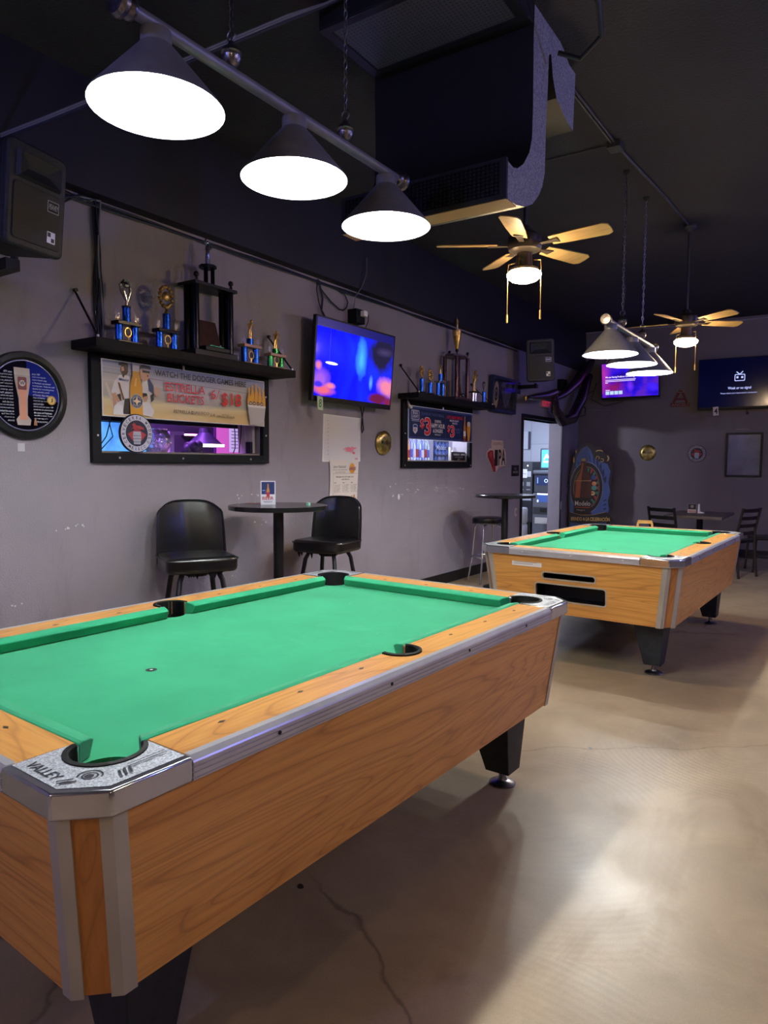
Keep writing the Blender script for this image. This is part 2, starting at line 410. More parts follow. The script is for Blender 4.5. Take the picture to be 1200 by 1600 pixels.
class Art(M):
    """flat printed artwork on a plane: u right, v up, n towards the viewer; every piece one print layer higher"""
    def __init__(s, o, u, v, step=0.0004, n0=0.0006):
        super().__init__()
        u = Vector(u); v = Vector(v); n = u.cross(v)
        s.T = Matrix((u, v, n)).transposed().to_4x4(); s.T.translation = Vector(o); s.h = n0; s.step = step
    def poly(s, pts, m, same=False):
        if not same: s.h += s.step
        return s.add([(p[0], p[1], s.h) for p in pts], [list(range(len(pts)))], m)
    def rect(s, u0, v0, u1, v1, m, same=False): return s.poly([(u0, v0), (u1, v0), (u1, v1), (u0, v1)], m, same)
    def disc(s, u, v, r, m, n=28, ry=None, same=False): return s.poly(circ(u, v, r, n, ry=ry), m, same)
    def ring(s, u, v, r0, r1, m, n=36, a0=0, a1=360):
        s.h += s.step; a = circ(u, v, r0, n, a0, a1); b = circ(u, v, r1, n, a0, a1); k = len(a); full = abs(a1 - a0) >= 360
        vs = [(p[0], p[1], s.h) for p in a + b]
        return s.add(vs, [(i, (i + 1) % k, k + (i + 1) % k, k + i) for i in range(k if full else k - 1)], m)
    def line(s, p, q, w, m, same=False):
        p = Vector(p); q = Vector(q); d = (q - p).normalized(); x = Vector((-d.y, d.x)) * w / 2
        return s.poly([tuple(p - x), tuple(q - x), tuple(q + x), tuple(p + x)], m, same)
    def text(s, body, u0, v0, u1, v1, m, bold=0.0, shear=0.0, same=False):
        if not same: s.h += s.step
        vs, fs = text_geo(body, bold)
        return s.add([(u0 + x * (u1 - u0) + y * shear, v0 + y * (v1 - v0), s.h) for x, y in vs], fs, m)
    def arc_text(s, body, u, v, r, h, a_mid, step, m, bold=0.0, flip=False):
        s.h += s.step; n = len(body)
        for i, chh in enumerate(body):
            if chh == ' ': continue
            vs, fs = text_geo(chh, bold)
            a = R(a_mid + (step if flip else -step) * (i - (n - 1) / 2))
            wd = h * (0.28 if chh in 'I1' else 0.72)
            pts = []
            for x, y in vs:
                lx = (x - 0.5) * wd; ly = (y - 0.5) * h
                if flip: rad = r - ly; ta = a + lx / r
                else: rad = r + ly; ta = a - lx / r
                pts.append((u + rad * math.cos(ta), v + rad * math.sin(ta), s.h))
            s.add(pts, fs, m)
        return s
    def print(s, name, parent): return s.build(name, parent, smooth=0, recalc=False, weld=False)
LW = dict(u=(0, 1, 0), v=(0, 0, 1))       # left wall, faces +x
BW = dict(u=(1, 0, 0), v=(0, 0, 1))       # back wall, faces -y

# ------------------------------------------------------------------ room shell
YB, ZG, ZC, XR, YF = 11.69, 2.965, 3.60, 7.2, -3.6
def holes_wall(y0, y1, z0, z1, holes, x0, x1, m):
    """wall slab between x0..x1 with rectangular openings (ya,yb,za,zb)"""
    b = M(); cur = y0
    for ya, yb, za, zb in sorted(holes):
        b.box(x0, cur, z0, x1, ya, z1, m)
        if za > z0: b.box(x0, ya, z0, x1, yb, za, m)
        if zb < z1: b.box(x0, ya, zb, x1, yb, z1, m)
        cur = yb
    b.box(x0, cur, z0, x1, y1, z1, m)
    return b
W1 = (2.575, 3.99, 1.445, 2.0); W2 = (6.13, 7.55, 1.415, 1.97); DR = (9.27, 10.85, 0.0, 2.045)
struct(M().box(-4.2, YF - .1, -0.12, XR + .1, 15.3, 0, M_FLOOR).build('floor', smooth=0))
struct(M().box(-0.2, YF - .1, ZC, XR + .1, YB + .12, ZC + 0.1, M_CEIL).build('ceiling', smooth=0))
struct(holes_wall(YF, YB, 0, ZG, [W1, W2, DR], -0.2, 0.0, M_WALL).build('wall_left', smooth=0, weld=False))
struct(M().box(-0.2, YF, ZG, 0.10, YB, ZC, M_BLACKUP).build('wall_left_upper', smooth=0))
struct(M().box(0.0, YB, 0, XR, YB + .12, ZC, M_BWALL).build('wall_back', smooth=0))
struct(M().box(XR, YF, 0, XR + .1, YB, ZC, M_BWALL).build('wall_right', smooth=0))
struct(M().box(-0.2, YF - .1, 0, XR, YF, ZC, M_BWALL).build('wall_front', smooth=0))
M_BASEB = mat('#0e0d10', 0.5)
b = M()
b.box(0, YF, 0, 0.015, 9.20, 0.12, M_BASEB); b.box(0, 10.90, 0, 0.015, YB, 0.12, M_BASEB)
struct(b.build('baseboard_left', smooth=0, bevel=0.003))
struct(M().box(0.015, YB - 0.015, 0, XR, YB, 0.12, M_BASEB).build('baseboard_back', smooth=0))
# door opening: black casing round grey jambs
b = M(); T_ = 0.055
b.box(-0.205, DR[0] - T_, 0, 0.018, DR[0], DR[3] + T_, M_BLACK); b.box(0.0, DR[1], 0, 0.018, DR[1] + 0.03, DR[3] + T_, M_BLACK)
b.box(-0.205, DR[0], DR[3], 0.018, DR[1], DR[3] + T_, M_BLACK)
struct(b.build('trim_1', smooth=0, bevel=0.003))
# hallway beyond the door and bar behind the windows
M_HALL = noisy('pale_panelled_wall', '#a9adba', '#b6bac6', 3, 0.55)
def panelled():
    t = NT('pale_wall_panels'); v = t.mapping()
    br = t.n('TexBrick'); br.offset = 0; br.inputs['Scale'].default_value = 1.0
    for k, q in (('Brick Width', 0.4), ('Row Height', 0.9), ('Mortar Size', 0.004)): br.inputs[k].default_value = q
    br.inputs['Color1'].default_value = (*srgb('#b4b8c6'), 1); br.inputs['Color2'].default_value = (*srgb('#adb1c0'), 1); br.inputs['Mortar'].default_value = (*srgb('#83879a'), 1)
    mp = t.mapping(rot=(R(90), 0, 0)); t.l(mp, br.inputs['Vector']); t.base(br.outputs['Color']); t.b.inputs['Roughness'].default_value = 0.5; return t.m
struct(M().box(-4.2, 13.6, 0, -0.2, 13.7, 2.7, panelled()).build('wall_hall_back', smooth=0))
struct(M().box(-4.2, 8.9, 0, -4.1, 13.6, 2.7, M_HALL).build('wall_hall_left', smooth=0))
struct(M().box(-0.2, YB + .12, 0, -0.1, 13.6, 2.7, M_HALL).build('wall_hall_right', smooth=0))
struct(M().box(-4.2, 5.5, 2.65, -0.2, 13.7, 2.75, M_HALL).build('ceiling_hall', smooth=0))
M_BAR = mat('#4a4658', 0.6)
struct(M().box(-1.649, 5.63, 0.9, -1.64, 8.39, 2.3, mat('#aab0cc', .5)).build('lit_bar_panel', smooth=0))  # pale sheet over the dark bar wall, its lit look put into the colour
struct(M().box(-1.75, 1.9, 0, -1.65, 8.5, 2.65, M_BAR).build('wall_bar_back', smooth=0))
struct(M().box(-1.65, 1.9, 0, -0.2, 2.0, 2.65, M_BAR).build('wall_bar_left', smooth=0))
struct(M().box(-1.65, 5.55, 0, -0.2, 5.62, 2.65, M_BAR).build('wall_bar_middle', smooth=0))
struct(M().box(-1.65, 8.4, 0, -0.2, 8.5, 2.65, M_BAR).build('wall_bar_right', smooth=0))
struct(M().box(-1.75, 1.9, 2.55, -0.2, 8.5, 2.65, M_BAR).build('ceiling_bar', smooth=0))

# ------------------------------------------------------------------ windows in the left wall (black frames, glass, sill)
def window(n, hole, y0, y1, z0, z1, sill_z, sc_pts):
    w = struct(thing('window_%d' % n, None, None)); w.location = (0, 0, 0)
    if 'category' in w: del w['category']
    f = M(); ya, yb, za, zb = hole
    f.box(0, y0, z0, 0.035, ya, z1, M_BLACKM); f.box(0, yb, z0, 0.035, y1, z1, M_BLACKM)
    f.box(0, ya, z0, 0.035, yb, za, M_BLACKM); f.box(0, ya, zb, 0.035, yb, z1, M_BLACKM)
    f.build('window_frame', w, bevel=0.003, smooth=0)
    g = M(); g.box(-0.012, ya, za, -0.008, yb, zb, M_GLASS); g.build('window_pane', w, smooth=0)
    s_ = M(); s_.box(-0.2, ya, za, -0.015, yb, za + 0.012, mat('#8a7f70', 0.4)); s_.build('window_sill', w, smooth=0)
    for p in sc_pts: M().lathe([(0.007, 0.035), (0.007, 0.038), (0.003, 0.040)], M_ALU, 8, o=(0, p[0], p[1]), axis='x').build('screw', w)
    return w
window(1, W1, 2.515, 4.056, 1.385, 2.045, 1.44, [(2.55, 1.55), (2.7, 1.415), (3.2, 1.415), (3.85, 1.415), (4.02, 1.6), (4.02, 1.9)])
window(2, W2, 6.04, 7.62, 1.345, 2.045, 1.41, [(6.08, 1.37), (7.58, 1.37), (6.08, 1.7)])

# shelves
def shelf(y0, y1, label, hooks, chains):
    t = thing('wall_shelf', label, 'shelf', (0, y0, 2.048))
    L = y1 - y0
    M().box(0.002, 0, 0, 0.25, L, 0.055, M_BLACKM).build('board', t, bevel=0.004, smooth=0)
    for ya, za in chains:
        c = M(); p = Vector((0.004, ya[0] - y0, za)); q = Vector((0.238, ya[1] - y0, 0.058)); n = 26
        c.tube([p, q], 0.0035, M_BLACK, 6)
        for i in range(n):
            a = p.lerp(q, i / n); bb = p.lerp(q, (i + 0.7) / n); c.tube([a, bb], 0.007, M_BLACK, 6)
        c.build('support_chain', t)
        M().tube([p, p + Vector((0.02, 0, 0))], 0.012, M_BLACK, 8).build('wall_hook', t)
        M().tube([q + Vector((0, 0, 0.01)), q + Vector((0, 0, -0.004))], 0.008, M_ALU, 8).build('eye_screw', t)
    return t
shelf(2.408, 4.13, 'long black wall shelf holding five trophies, above the wide beer banner', None, [((2.44, 2.43), 0.35), ((4.08, 4.10), 0.33)])
shelf(5.985, 7.80, 'long black wall shelf beyond the television, above the blue drinks sign', None, [((6.02, 6.01), 0.34), ((7.62, 7.74), 0.30)])

# ------------------------------------------------------------------ banner 1
def ink(h, r=0.45): return mat(h, r)
t = thing('beer_banner', 'wide printed banner reading watch the dodger games here, in the near window', 'banner', (0.0, 2.58, 1.67))
M().box(0.036, 0, 0, 0.042, 1.415, 0.348, ink('#e6e3dc')).build('banner_board', t, smooth=0)
def banner_bg():
    t2 = NT('stadium_print'); v = t2.mapping(scale=(1, 0.35, 1.6))
    sep = t2.n('SeparateXYZ'); t2.l(t2.tc.outputs['Object'], sep.inputs[0])
    mp = t2.n('MapRange'); mp.inputs[1].default_value = 0.0; mp.inputs[2].default_value = 0.348; t2.l(sep.outputs[2], mp.inputs[0])
    nz = t2.noise(v, 5, 4, 0.6); a = t2.n('Math'); a.operation = 'MULTIPLY_ADD'; a.inputs[1].default_value = 0.25; t2.l(nz, a.inputs[0]); t2.l(mp.outputs[0], a.inputs[2])
    c = t2.ramp(a.outputs[0], [(0.1, '#e2bf86'), (0.30, '#d6bb86'), (0.42, '#dccaa0'), (0.50, '#aea79f'), (0.75, '#bfbab8'), (1.0, '#8f97b4')])
    t2.base(c); t2.b.inputs['Roughness'].default_value = 0.4; return t2.m
a = Art((0.042, 0, 0), **LW)
a.rect(0.006, 0.006, 1.409, 0.342, banner_bg())
for v0, v1, c in ((0.19, 0.195, '#c9c6c2'), (0.235, 0.24, '#8f8b8a'), (0.27, 0.274, '#bab7b6')): a.poly([(0.006, v0 + .03), (1.409, v0), (1.409, v1), (0.006, v1 + .03)], ink(c))
a.poly([(0.02, 0.20), (0.035, 0.205), (0.08, 0.10), (0.06, 0.09)], ink('#cfc3b4'))
WHT, SKN, BLK, NAVY = ink('#ddd9dc'), ink('#c99a7e'), ink('#1d1a1e'), ink('#28375c')
# left player in white jersey with dark beard and cap
a.poly([(0.062, 0.15), (0.085, 0.22), (0.125, 0.262), (0.19, 0.262), (0.21, 0.2), (0.21, 0.012), (0.075, 0.012), (0.07, 0.14)], WHT)
a.poly([(0.068, 0.14), (0.095, 0.15), (0.10, 0.05), (0.078, 0.03)], SKN)
a.disc(0.158, 0.295, 0.028, ink('#3a2823'), ry=0.034); a.poly([(0.135, 0.31), (0.152, 0.315), (0.158, 0.29), (0.138, 0.282)], SKN)
a.poly([(0.115, 0.32), (0.118, 0.335), (0.15, 0.342), (0.185, 0.335), (0.188, 0.31), (0.15, 0.317)], BLK)
a.poly([(0.138, 0.263), (0.160, 0.263), (0.15, 0.243)], BLK); a.text('Mexico', 0.115, 0.225, 0.185, 0.242, ink('#4a66a8'), 0.02, 0.01)
a.poly([(0.11, 0.215), (0.122, 0.21), (0.155, 0.11), (0.14, 0.105)], ink('#7a4a24'))
a.poly([(0.155, 0.115), (0.19, 0.12), (0.195, 0.02), (0.14, 0.02)], BLK)
# seated smaller player at lower left
a.disc(0.108, 0.115, 0.017, SKN, ry=0.024); a.poly([(0.10, 0.135), (0.125, 0.145), (0.132, 0.1), (0.122, 0.1)], BLK)
a.poly([(0.07, 0.012), (0.078, 0.065), (0.105, 0.09), (0.135, 0.07), (0.145, 0.012)], ink('#e6e4e6'))
# right player in dark sleeves with cap and sunglasses
a.poly([(0.28, 0.19), (0.29, 0.26), (0.33, 0.262), (0.367, 0.225), (0.372, 0.15), (0.35, 0.11), (0.29, 0.11)], WHT)
a.poly([(0.325, 0.262), (0.345, 0.255), (0.372, 0.215), (0.372, 0.16), (0.335, 0.18)], NAVY)
a.poly([(0.268, 0.255), (0.27, 0.31), (0.34, 0.31), (0.345, 0.28), (0.33, 0.25), (0.30, 0.235)], SKN)
a.poly([(0.262, 0.29), (0.262, 0.325), (0.29, 0.342), (0.345, 0.338), (0.358, 0.318), (0.31, 0.32), (0.275, 0.318)], BLK)
a.poly([(0.285, 0.308), (0.345, 0.305), (0.345, 0.292), (0.29, 0.292)], BLK); a.disc(0.328, 0.274, 0.006, ink('#7c2e2a'))
a.poly([(0.345, 0.15), (0.372, 0.17), (0.372, 0.125), (0.35, 0.105)], BLK); a.disc(0.393, 0.18, 0.022, ink('#c9a48e'), ry=0.03)
a.disc(0.305, 0.135, 0.02, SKN, ry=0.026); a.poly([(0.282, 0.13), (0.285, 0.162), (0.318, 0.162), (0.322, 0.145), (0.298, 0.14)], BLK)
a.poly([(0.283, 0.02), (0.283, 0.10), (0.335, 0.11), (0.372, 0.055), (0.36, 0.012)], ink('#dedbe0'))
# bottle with star label
a.poly([(0.190, 0.006), (0.190, 0.19), (0.200, 0.235), (0.212, 0.26), (0.212, 0.292), (0.262, 0.294), (0.264, 0.26), (0.276, 0.235), (0.284, 0.19), (0.284, 0.006)], ink('#d99a2b'))
a.poly([(0.212, 0.292), (0.210, 0.342), (0.264, 0.342), (0.262, 0.294)], ink('#b9bcc8')); a.poly([(0.222, 0.2), (0.232, 0.25), (0.242, 0.25), (0.236, 0.2)], ink('#f0c25e'))
a.disc(0.238, 0.105, 0.046, WHT); a.disc(0.238, 0.105, 0.043, NAVY); a.disc(0.238, 0.105, 0.029, ink('#cfd0d8')); a.disc(0.238, 0.105, 0.027, NAVY)
st = [(0.238 + (0.032 if i % 2 == 0 else 0.012) * math.sin(i * PI / 8 * 2), 0.105 + (0.032 if i % 2 == 0 else 0.012) * math.cos(i * PI / 8 * 2)) for i in range(8)]
a.poly(st, ink('#f2d8b8')); a.arc_text('ESTRELLA', 0.238, 0.105, 0.036, 0.010, 90, 17, WHT); a.arc_text('JALISCO', 0.238, 0.105, 0.036, 0.010, -90, 17, WHT, flip=True)
a.text('WATCH THE DODGER GAMES HERE', 0.378, 0.283, 1.205, 0.322, ink('#0e0e18'), 0.04)
RED = ink('#d81c22')
a.text('ESTRELLA', 0.461, 0.193, 0.802, 0.250, RED, 0.015); a.text('BUCKETS', 0.477, 0.121, 0.791, 0.178, RED, 0.015)
a.text('6/', 0.851, 0.168, 0.930, 0.237, RED, 0.0, 0.01); a.text('$18', 0.956, 0.120, 1.152, 0.224, RED, 0.035)
a.text('ESTRELLA', 0.526, 0.050, 0.668, 0.072, ink('#3c3330')); a.ring(0.684, 0.061, 0.006, 0.011, ink('#3c3330')); a.text('JALISCO', 0.700, 0.050, 0.836, 0.072, ink('#3c3330'))
a.text('LA', 0.846, 0.046, 0.885, 0.066, ink('#5b4a40'), 0, 0.012); a.text('OFFICIAL', 0.955, 0.060, 1.03, 0.067, ink('#3c3330')); a.text('CERVEZA SPONSOR', 0.906, 0.042, 1.08, 0.056, ink('#3c3330'))
# bucket with bottles
for i, (bu, bh) in enumerate(((1.232, .285), (1.268, .305), (1.308, .32), (1.347, .30), (1.388, .285))):
    a.poly([(bu - .018, .14), (bu - .018, bh - .075), (bu - .008, bh - .045), (bu - .007, bh), (bu + .007, bh), (bu + .008, bh - .045), (bu + .018, bh - .075), (bu + .018, .14)], ink('#dfa032'), same=i > 0)
for i, bu in enumerate((1.245, 1.283, 1.325, 1.365)):
    a.disc(bu, 0.168, 0.015, NAVY, 14, same=i > 0)
for i, bu in enumerate((1.245, 1.283, 1.325, 1.365)): a.disc(bu, 0.168, 0.007, WHT, 10, same=i > 0)
a.poly([(1.213, 0.155), (1.407, 0.155), (1.385, 0.006), (1.238, 0.006)], ink('#bcb9bd')); a.poly([(1.213, 0.155), (1.407, 0.155), (1.402, 0.138), (1.218, 0.138)], ink('#e3e1e4'))
a.print('banner_print', t)
M().tube([(0.046, 0.62, 0.37), (0.052, 0.62, 0.37), (0.052, 0.62, 0.345)], 0.008, M_ALU, 8).build('hanging_clip', t)

# round brewery sign hung over the lower edge of the window
def round_sign(loc, r, label, axis, ringc, inner, txt, **kw):
    t = thing('round_beer_sign', label, 'sign', loc)
    d = M()
    if axis == 'x': d.lathe([(r, 0.0), (r, 0.012), (r - .004, 0.015), (0.0001, 0.015)], M_BLACK, 40, axis='x')
    else: d.lathe([(r, 0.0), (r, -0.012), (r - .004, -0.015), (0.0001, -0.015)], M_BLACK, 40, axis='y')
    d.build('disc', t)
    a = Art((0.015, 0, 0) if axis == 'x' else (0, -0.015, 0), **(LW if axis == 'x' else BW))
    k = r / 0.125
    a.disc(0, 0, 0.119 * k, ringc, 40); a.disc(0, 0, 0.084 * k, ink('#12131c'), 40); a.disc(0, 0, 0.080 * k, inner, 36)
    a.arc_text('CERVECERIA MODELO', 0, 0, 0.101 * k, 0.021 * k, 90, 15.4, ink('#16161f'), 0.03)
    a.arc_text('MEXICO', 0, 0, 0.101 * k, 0.021 * k, -90, 13.5, ink('#16161f'), 0.03, flip=True)
    rd = ink('#9c2a2e')
    a.poly([(-.072 * k, -.005 * k), (0, .03 * k), (.072 * k, -.005 * k), (.03 * k, -.05 * k), (-.03 * k, -.05 * k)], rd)
    a.poly([(-.025 * k, -.07 * k), (-.032 * k, -.02 * k), (-.028 * k, .012 * k), (.028 * k, .012 * k), (.032 * k, -.02 * k), (.025 * k, -.07 * k)], ink('#a9adb8'))
    for q in (-.055, -.035, -.015): a.line((-.03 * k, q * k), (.03 * k, q * k), .003 * k, ink('#3b3f4c'))
    # winged lion-like crest
    a.poly([(-.045 * k, .022 * k), (-.03 * k, .04 * k), (-.04 * k, .055 * k), (-.022 * k, .068 * k), (-.008 * k, .052 * k), (.02 * k, .05 * k), (.05 * k, .038 * k), (.055 * k, .02 * k), (.038 * k, .03 * k), (.02 * k, .022 * k), (0, .034 * k), (-.02 * k, .02 * k), (-.03 * k, .03 * k)], rd)
    a.print('printed_face', t)
    return t
round_sign((0.0455, 2.81, 1.571), 0.123, 'round white-ringed brewery sign hanging on the near window frame', 'x', ink('#c3c2d2'), ink('#171a33'), None)

# ------------------------------------------------------------------ banner 2
t = thing('drink_banner', 'blue printed banner with two red three dollar prices, in the far window', 'banner', (0, 6.13, 1.645))
M().box(0.036, 0, 0, 0.042, 1.468, 0.349, ink('#c9ccda')).build('banner_board', t, smooth=0)
a = Art((0.042, 0, 0), **LW)
a.rect(0.008, 0.008, 1.46, 0.341, ink('#18265c')); a.rect(0.02, 0.02, 1.448, 0.33, ink('#4a63ac')); a.rect(0.026, 0.025, 1.442, 0.325, ink('#17224e'))
LT = ink('#d4d3dc'); DIM = ink('#55659a')
a.poly(rrect(0.055, 0.205, 0.215, 0.305, 0.015), LT); a.poly(rrect(0.062, 0.212, 0.208, 0.298, 0.012), ink('#20305f'))
a.text('BUD', 0.085, 0.262, 0.185, 0.293, LT, 0.05); a.text('LIGHT', 0.075, 0.225, 0.197, 0.255, LT, 0.05); a.rect(0.055, 0.19, 0.215, 0.195, LT)
a.poly([(0.085, 0.15), (0.13, 0.162), (0.175, 0.15), (0.175, 0.085), (0.13, 0.055), (0.085, 0.085)], LT)
a.poly([(0.093, 0.145), (0.13, 0.155), (0.167, 0.145), (0.167, 0.125), (0.093, 0.125)], ink('#22356d')); a.text('NFL', 0.098, 0.082, 0.162, 0.115, ink('#b34a45'), 0.05)
a.text('SUNDAY FOOTBALL', 0.25, 0.262, 0.755, 0.292, DIM, 0.04)
a.text('$', 0.226, 0.105, 0.315, 0.225, LT, 0.08); a.text('$', 0.231, 0.109, 0.310, 0.221, RED, 0.04)
a.text('3', 0.318, 0.045, 0.458, 0.245, LT, 0.10); a.text('3', 0.325, 0.052, 0.451, 0.238, RED, 0.05)
a.text('DURING', 0.54, 0.195, 0.68, 0.225, LT, 0.06); a.text('HAPPY HOUR', 0.455, 0.135, 0.765, 0.185, LT, 0.06); a.text('& DINGERS', 0.50, 0.085, 0.72, 0.125, LT, 0.06); a.text('SPECIALS', 0.54, 0.055, 0.67, 0.07, LT, 0.04)
a.line((0.785, 0.03), (0.785, 0.32), 0.004, DIM)
a.text('LATE NIGHT SPECIAL', 0.808, 0.255, 1.2, 0.290, RED, 0.06); a.text('MILLER DRAFT', 0.88, 0.225, 1.10, 0.245, LT, 0.05); a.text('PINTS', 0.94, 0.195, 1.06, 0.215, LT, 0.05)
a.text('$', 0.825, 0.085, 0.885, 0.183, LT, 0.08); a.text('$', 0.829, 0.089, 0.881, 0.179, RED, 0.04); a.text('3', 0.888, 0.044, 0.998, 0.185, LT, 0.1); a.text('3', 0.893, 0.049, 0.993, 0.18, RED, 0.05)
a.text('DOMESTIC', 1.01, 0.125, 1.18, 0.15, DIM, 0.04); a.text('PINT', 1.04, 0.095, 1.14, 0.115, DIM, 0.04)
a.poly([(1.215, 0.01), (1.215, 0.17), (1.232, 0.235), (1.237, 0.30), (1.253, 0.30), (1.258, 0.235), (1.275, 0.17), (1.275, 0.01)], ink('#b5722a')); a.rect(1.216, 0.07, 1.274, 0.13, LT); a.rect(1.216, 0.012, 1.274, 0.045, ink('#8f2b2b'))
a.poly([(1.325, 0.012), (1.30, 0.15), (1.30, 0.2), (1.395, 0.2), (1.395, 0.15), (1.37, 0.012)], ink('#d9982a')); a.disc(1.347, 0.215, 0.044, ink('#cfc9bd'), ry=0.03)
a.print('banner_print', t)
M().tube([(0.046, 0.72, 0.37), (0.052, 0.72, 0.37), (0.052, 0.72, 0.345)], 0.008, M_ALU, 8).build('hanging_clip', t)
o = M().tube([(0.05, 6.1, 2.04), (0.07, 6.09, 1.99), (0.075, 6.13, 1.965), (0.06, 6.17, 1.99)], [0.006, 0.014, 0.016, 0.006], mat('#cfccc6', 0.5), 8).build('plastic_hook')
tag(o, 'small white plastic hook at the top left corner of the blue banner', 'hook')

# ------------------------------------------------------------------ things seen through the near window (bar side)
CT = 1.40
o = M().box(-0.62, 2.005, CT, -0.205, 5.545, CT + 0.03, mat('#5b5148', 0.35)).box(-0.62, 2.005, 0, -0.58, 5.545, CT, M_BAR).build('bar_ledge', smooth=0)
tag(o, 'narrow bar ledge behind the near window, under the purple light', 'ledge')
t = thing('small_screen', 'glowing light blue screen behind the left end of the near window', 'screen', (-0.45, 2.63, CT + 0.03))
M().box(-0.03, 0, 0.0, 0.0, 0.68, 0.25, M_BLACK).build('case', t, bevel=0.004, smooth=0)
Art((0, 0, 0), **LW).rect(0.01, 0.01, 0.67, 0.235, screen_mat('blue_screen', [(0.3, '#2f7fe8'), (0.5, '#66b2ff'), (0.7, '#3a70e0')], 3.0, .45)).poly([(0.02, 0.02), (0.12, 0.02), (0.03, 0.13)], mat('#d84848', 0.4, 0, 0.3)).print('display', t)
t = thing('glass_fishbowl', 'clear glass bowl standing behind the round brewery sign', 'bowl', (-0.33, 3.27, CT + 0.03))
M().lathe([(0.04, 0), (0.075, 0.03), (0.10, 0.09), (0.095, 0.15), (0.07, 0.19), (0.075, 0.2)], clear_glass('#dfe4f2'), 24, cap=False).build('bowl', t)
b = M()
for i in range(26):
    q = random.random() * 6.28; rr = random.random() * 0.06; b.ball((rr * math.cos(q), rr * math.sin(q), 0.03 + random.random() * 0.1), 0.014, (M_SILV, mat('#c9c4d8', 0.2, 0.3))[i % 2], 8)
o = b.build('bowl_contents', t); o['kind'] = 'stuff'
o = M().box(-0.5, 3.50, CT + .03, -0.47, 3.54, CT + .2, mat('#d8d0ee', 0.4)).box(-0.5, 3.50, CT + .2, -0.47, 3.64, CT + .225, mat('#d8d0ee', 0.4)).build('white_bracket', smooth=0)
tag(o, 'white upright bracket on the bar ledge behind the near window', 'bracket')
def cloth_lump(name, label, cat, loc, r, m):
    b = M()
    for i in range(9):
        q = i * 2.4; b.ball((0.5 * r * math.cos(q), 0.7 * r * math.sin(q), r * (0.5 + 0.35 * math.sin(i * 1.7))), r * 0.5, m, 10)
    o = b.build(name); o.location = loc; return tag(o, label, cat)
cloth_lump('covered_bag', 'dark crumpled bag on the bar ledge left of the purple lamp', 'bag', (-0.42, 3.68, CT + .055), 0.08, mat('#46405e', 0.6))
t = thing('bar_pendant', 'cone pendant lamp with a glowing rim seen through the near window', 'lamp', (-0.9, 4.23, 1.50))
M().lathe([(0.17, 0.03), (0.165, 0.035), (0.05, 0.15), (0.045, 0.19), (0.0001, 0.19)], mat('#4a4560', 0.4, 0.4), 28).build('shade', t)
M().lathe([(0.0001, 0.028), (0.168, 0.028), (0.17, 0.046), (0.0001, 0.046)], mat('#ffe9c8', 0.4, 0, 5.0), 28).build('glowing_rim', t)
M().tube([(0, 0, 0.19), (0, 0, 1.05)], 0.005, M_BLACK, 6).build('cord', t)
t = thing('framed_poster', 'pink lit poster on the bar wall behind the near window', 'poster', (-1.648, 5.02, 1.44))
M().box(0, 0, 0, 0.015, 0.50, 0.40, mat('#8c5aa8', 0.5)).build('frame', t, smooth=0)
a = Art((0.015, 0, 0), **LW); a.rect(0.02, 0.02, 0.48, 0.38, mat('#e06ac8', 0.5, 0, 0.25)); a.rect(0.2, 0.06, 0.46, 0.34, mat('#d9c8f2', 0.5, 0, 0.25))
for i in range(6): a.rect(0.23, 0.10 + i * .035, 0.43, 0.108 + i * .035, mat('#8a78b8', 0.5))
a.print('print', t)
t = thing('neon_tube', 'short pink neon strip on the bar wall above the pendant', 'light', (-1.60, 4.60, 1.66))
M().tube([(0, 0, 0), (0, 0.30, 0.005)], 0.008, mat('#ff8fe0', 0.3, 0, 6.0), 8).build('tube', t); M().box(-0.045, 0.0, -0.02, -0.008, 0.3, 0.02, M_BLACK).build('backing', t, smooth=0)
o = M().tube([(-0.05, 3.74, 2.0), (-0.06, 3.75, 1.8), (-0.07, 3.79, 1.62), (-0.08, 3.80, 1.5), (-0.1, 3.80, 1.462)], 0.004, M_CABLE, 6).tube([(-0.09, 3.90, 2.0), (-0.09, 3.87, 1.6), (-0.1, 3.86, 1.462)], 0.004, M_CABLE, 6).build('hanging_cables')
tag(o, 'thin black cables hanging inside the near window beside the pink poster', 'cable')
o = M().tube([(-0.05, 2.66, 2.0), (-0.05, 2.70, 1.66), (-0.055, 2.67, 1.55), (-0.05, 2.62, 1.49), (-0.05, 2.60, 1.46)], 0.004, M_CABLE, 6).tube([(-0.06, 2.64, 2.0), (-0.06, 2.70, 1.62), (-0.06, 2.72, 1.55), (-0.06, 2.63, 1.462)], 0.0035, M_CABLE, 6).build('looped_cables')
tag(o, 'looped black cables in front of the blue screen in the near window', 'cable')
b = M()
for i in range(7):
    b.tube([(-0.19 + .024 * i, 3.962, 1.99), (-0.188 + 0.024 * i, 3.955 - .004 * (i % 2), 1.7), (-0.19 + 0.024 * i, 3.96, 1.462)], 0.014, mat('#a9a2a2', 0.7), 8)
tag(b.build('grey_curtain'), 'pale grey drape bunched at the right end of the near window', 'curtain')
o = M().box(-0.08, 3.91, 1.462, -0.03, 3.938, 1.55, M_BLACK).build('small_dark_box', smooth=0, bevel=0.003); tag(o, 'small dark box at the lower right corner of the near window', 'box')
o = M().box(-0.27, 2.02, 1.66, -0.22, 4.8, 2.3, M_BLACKM).build('valance_board', smooth=0); tag(o, 'dark valance board hanging behind the beer banner', 'board')

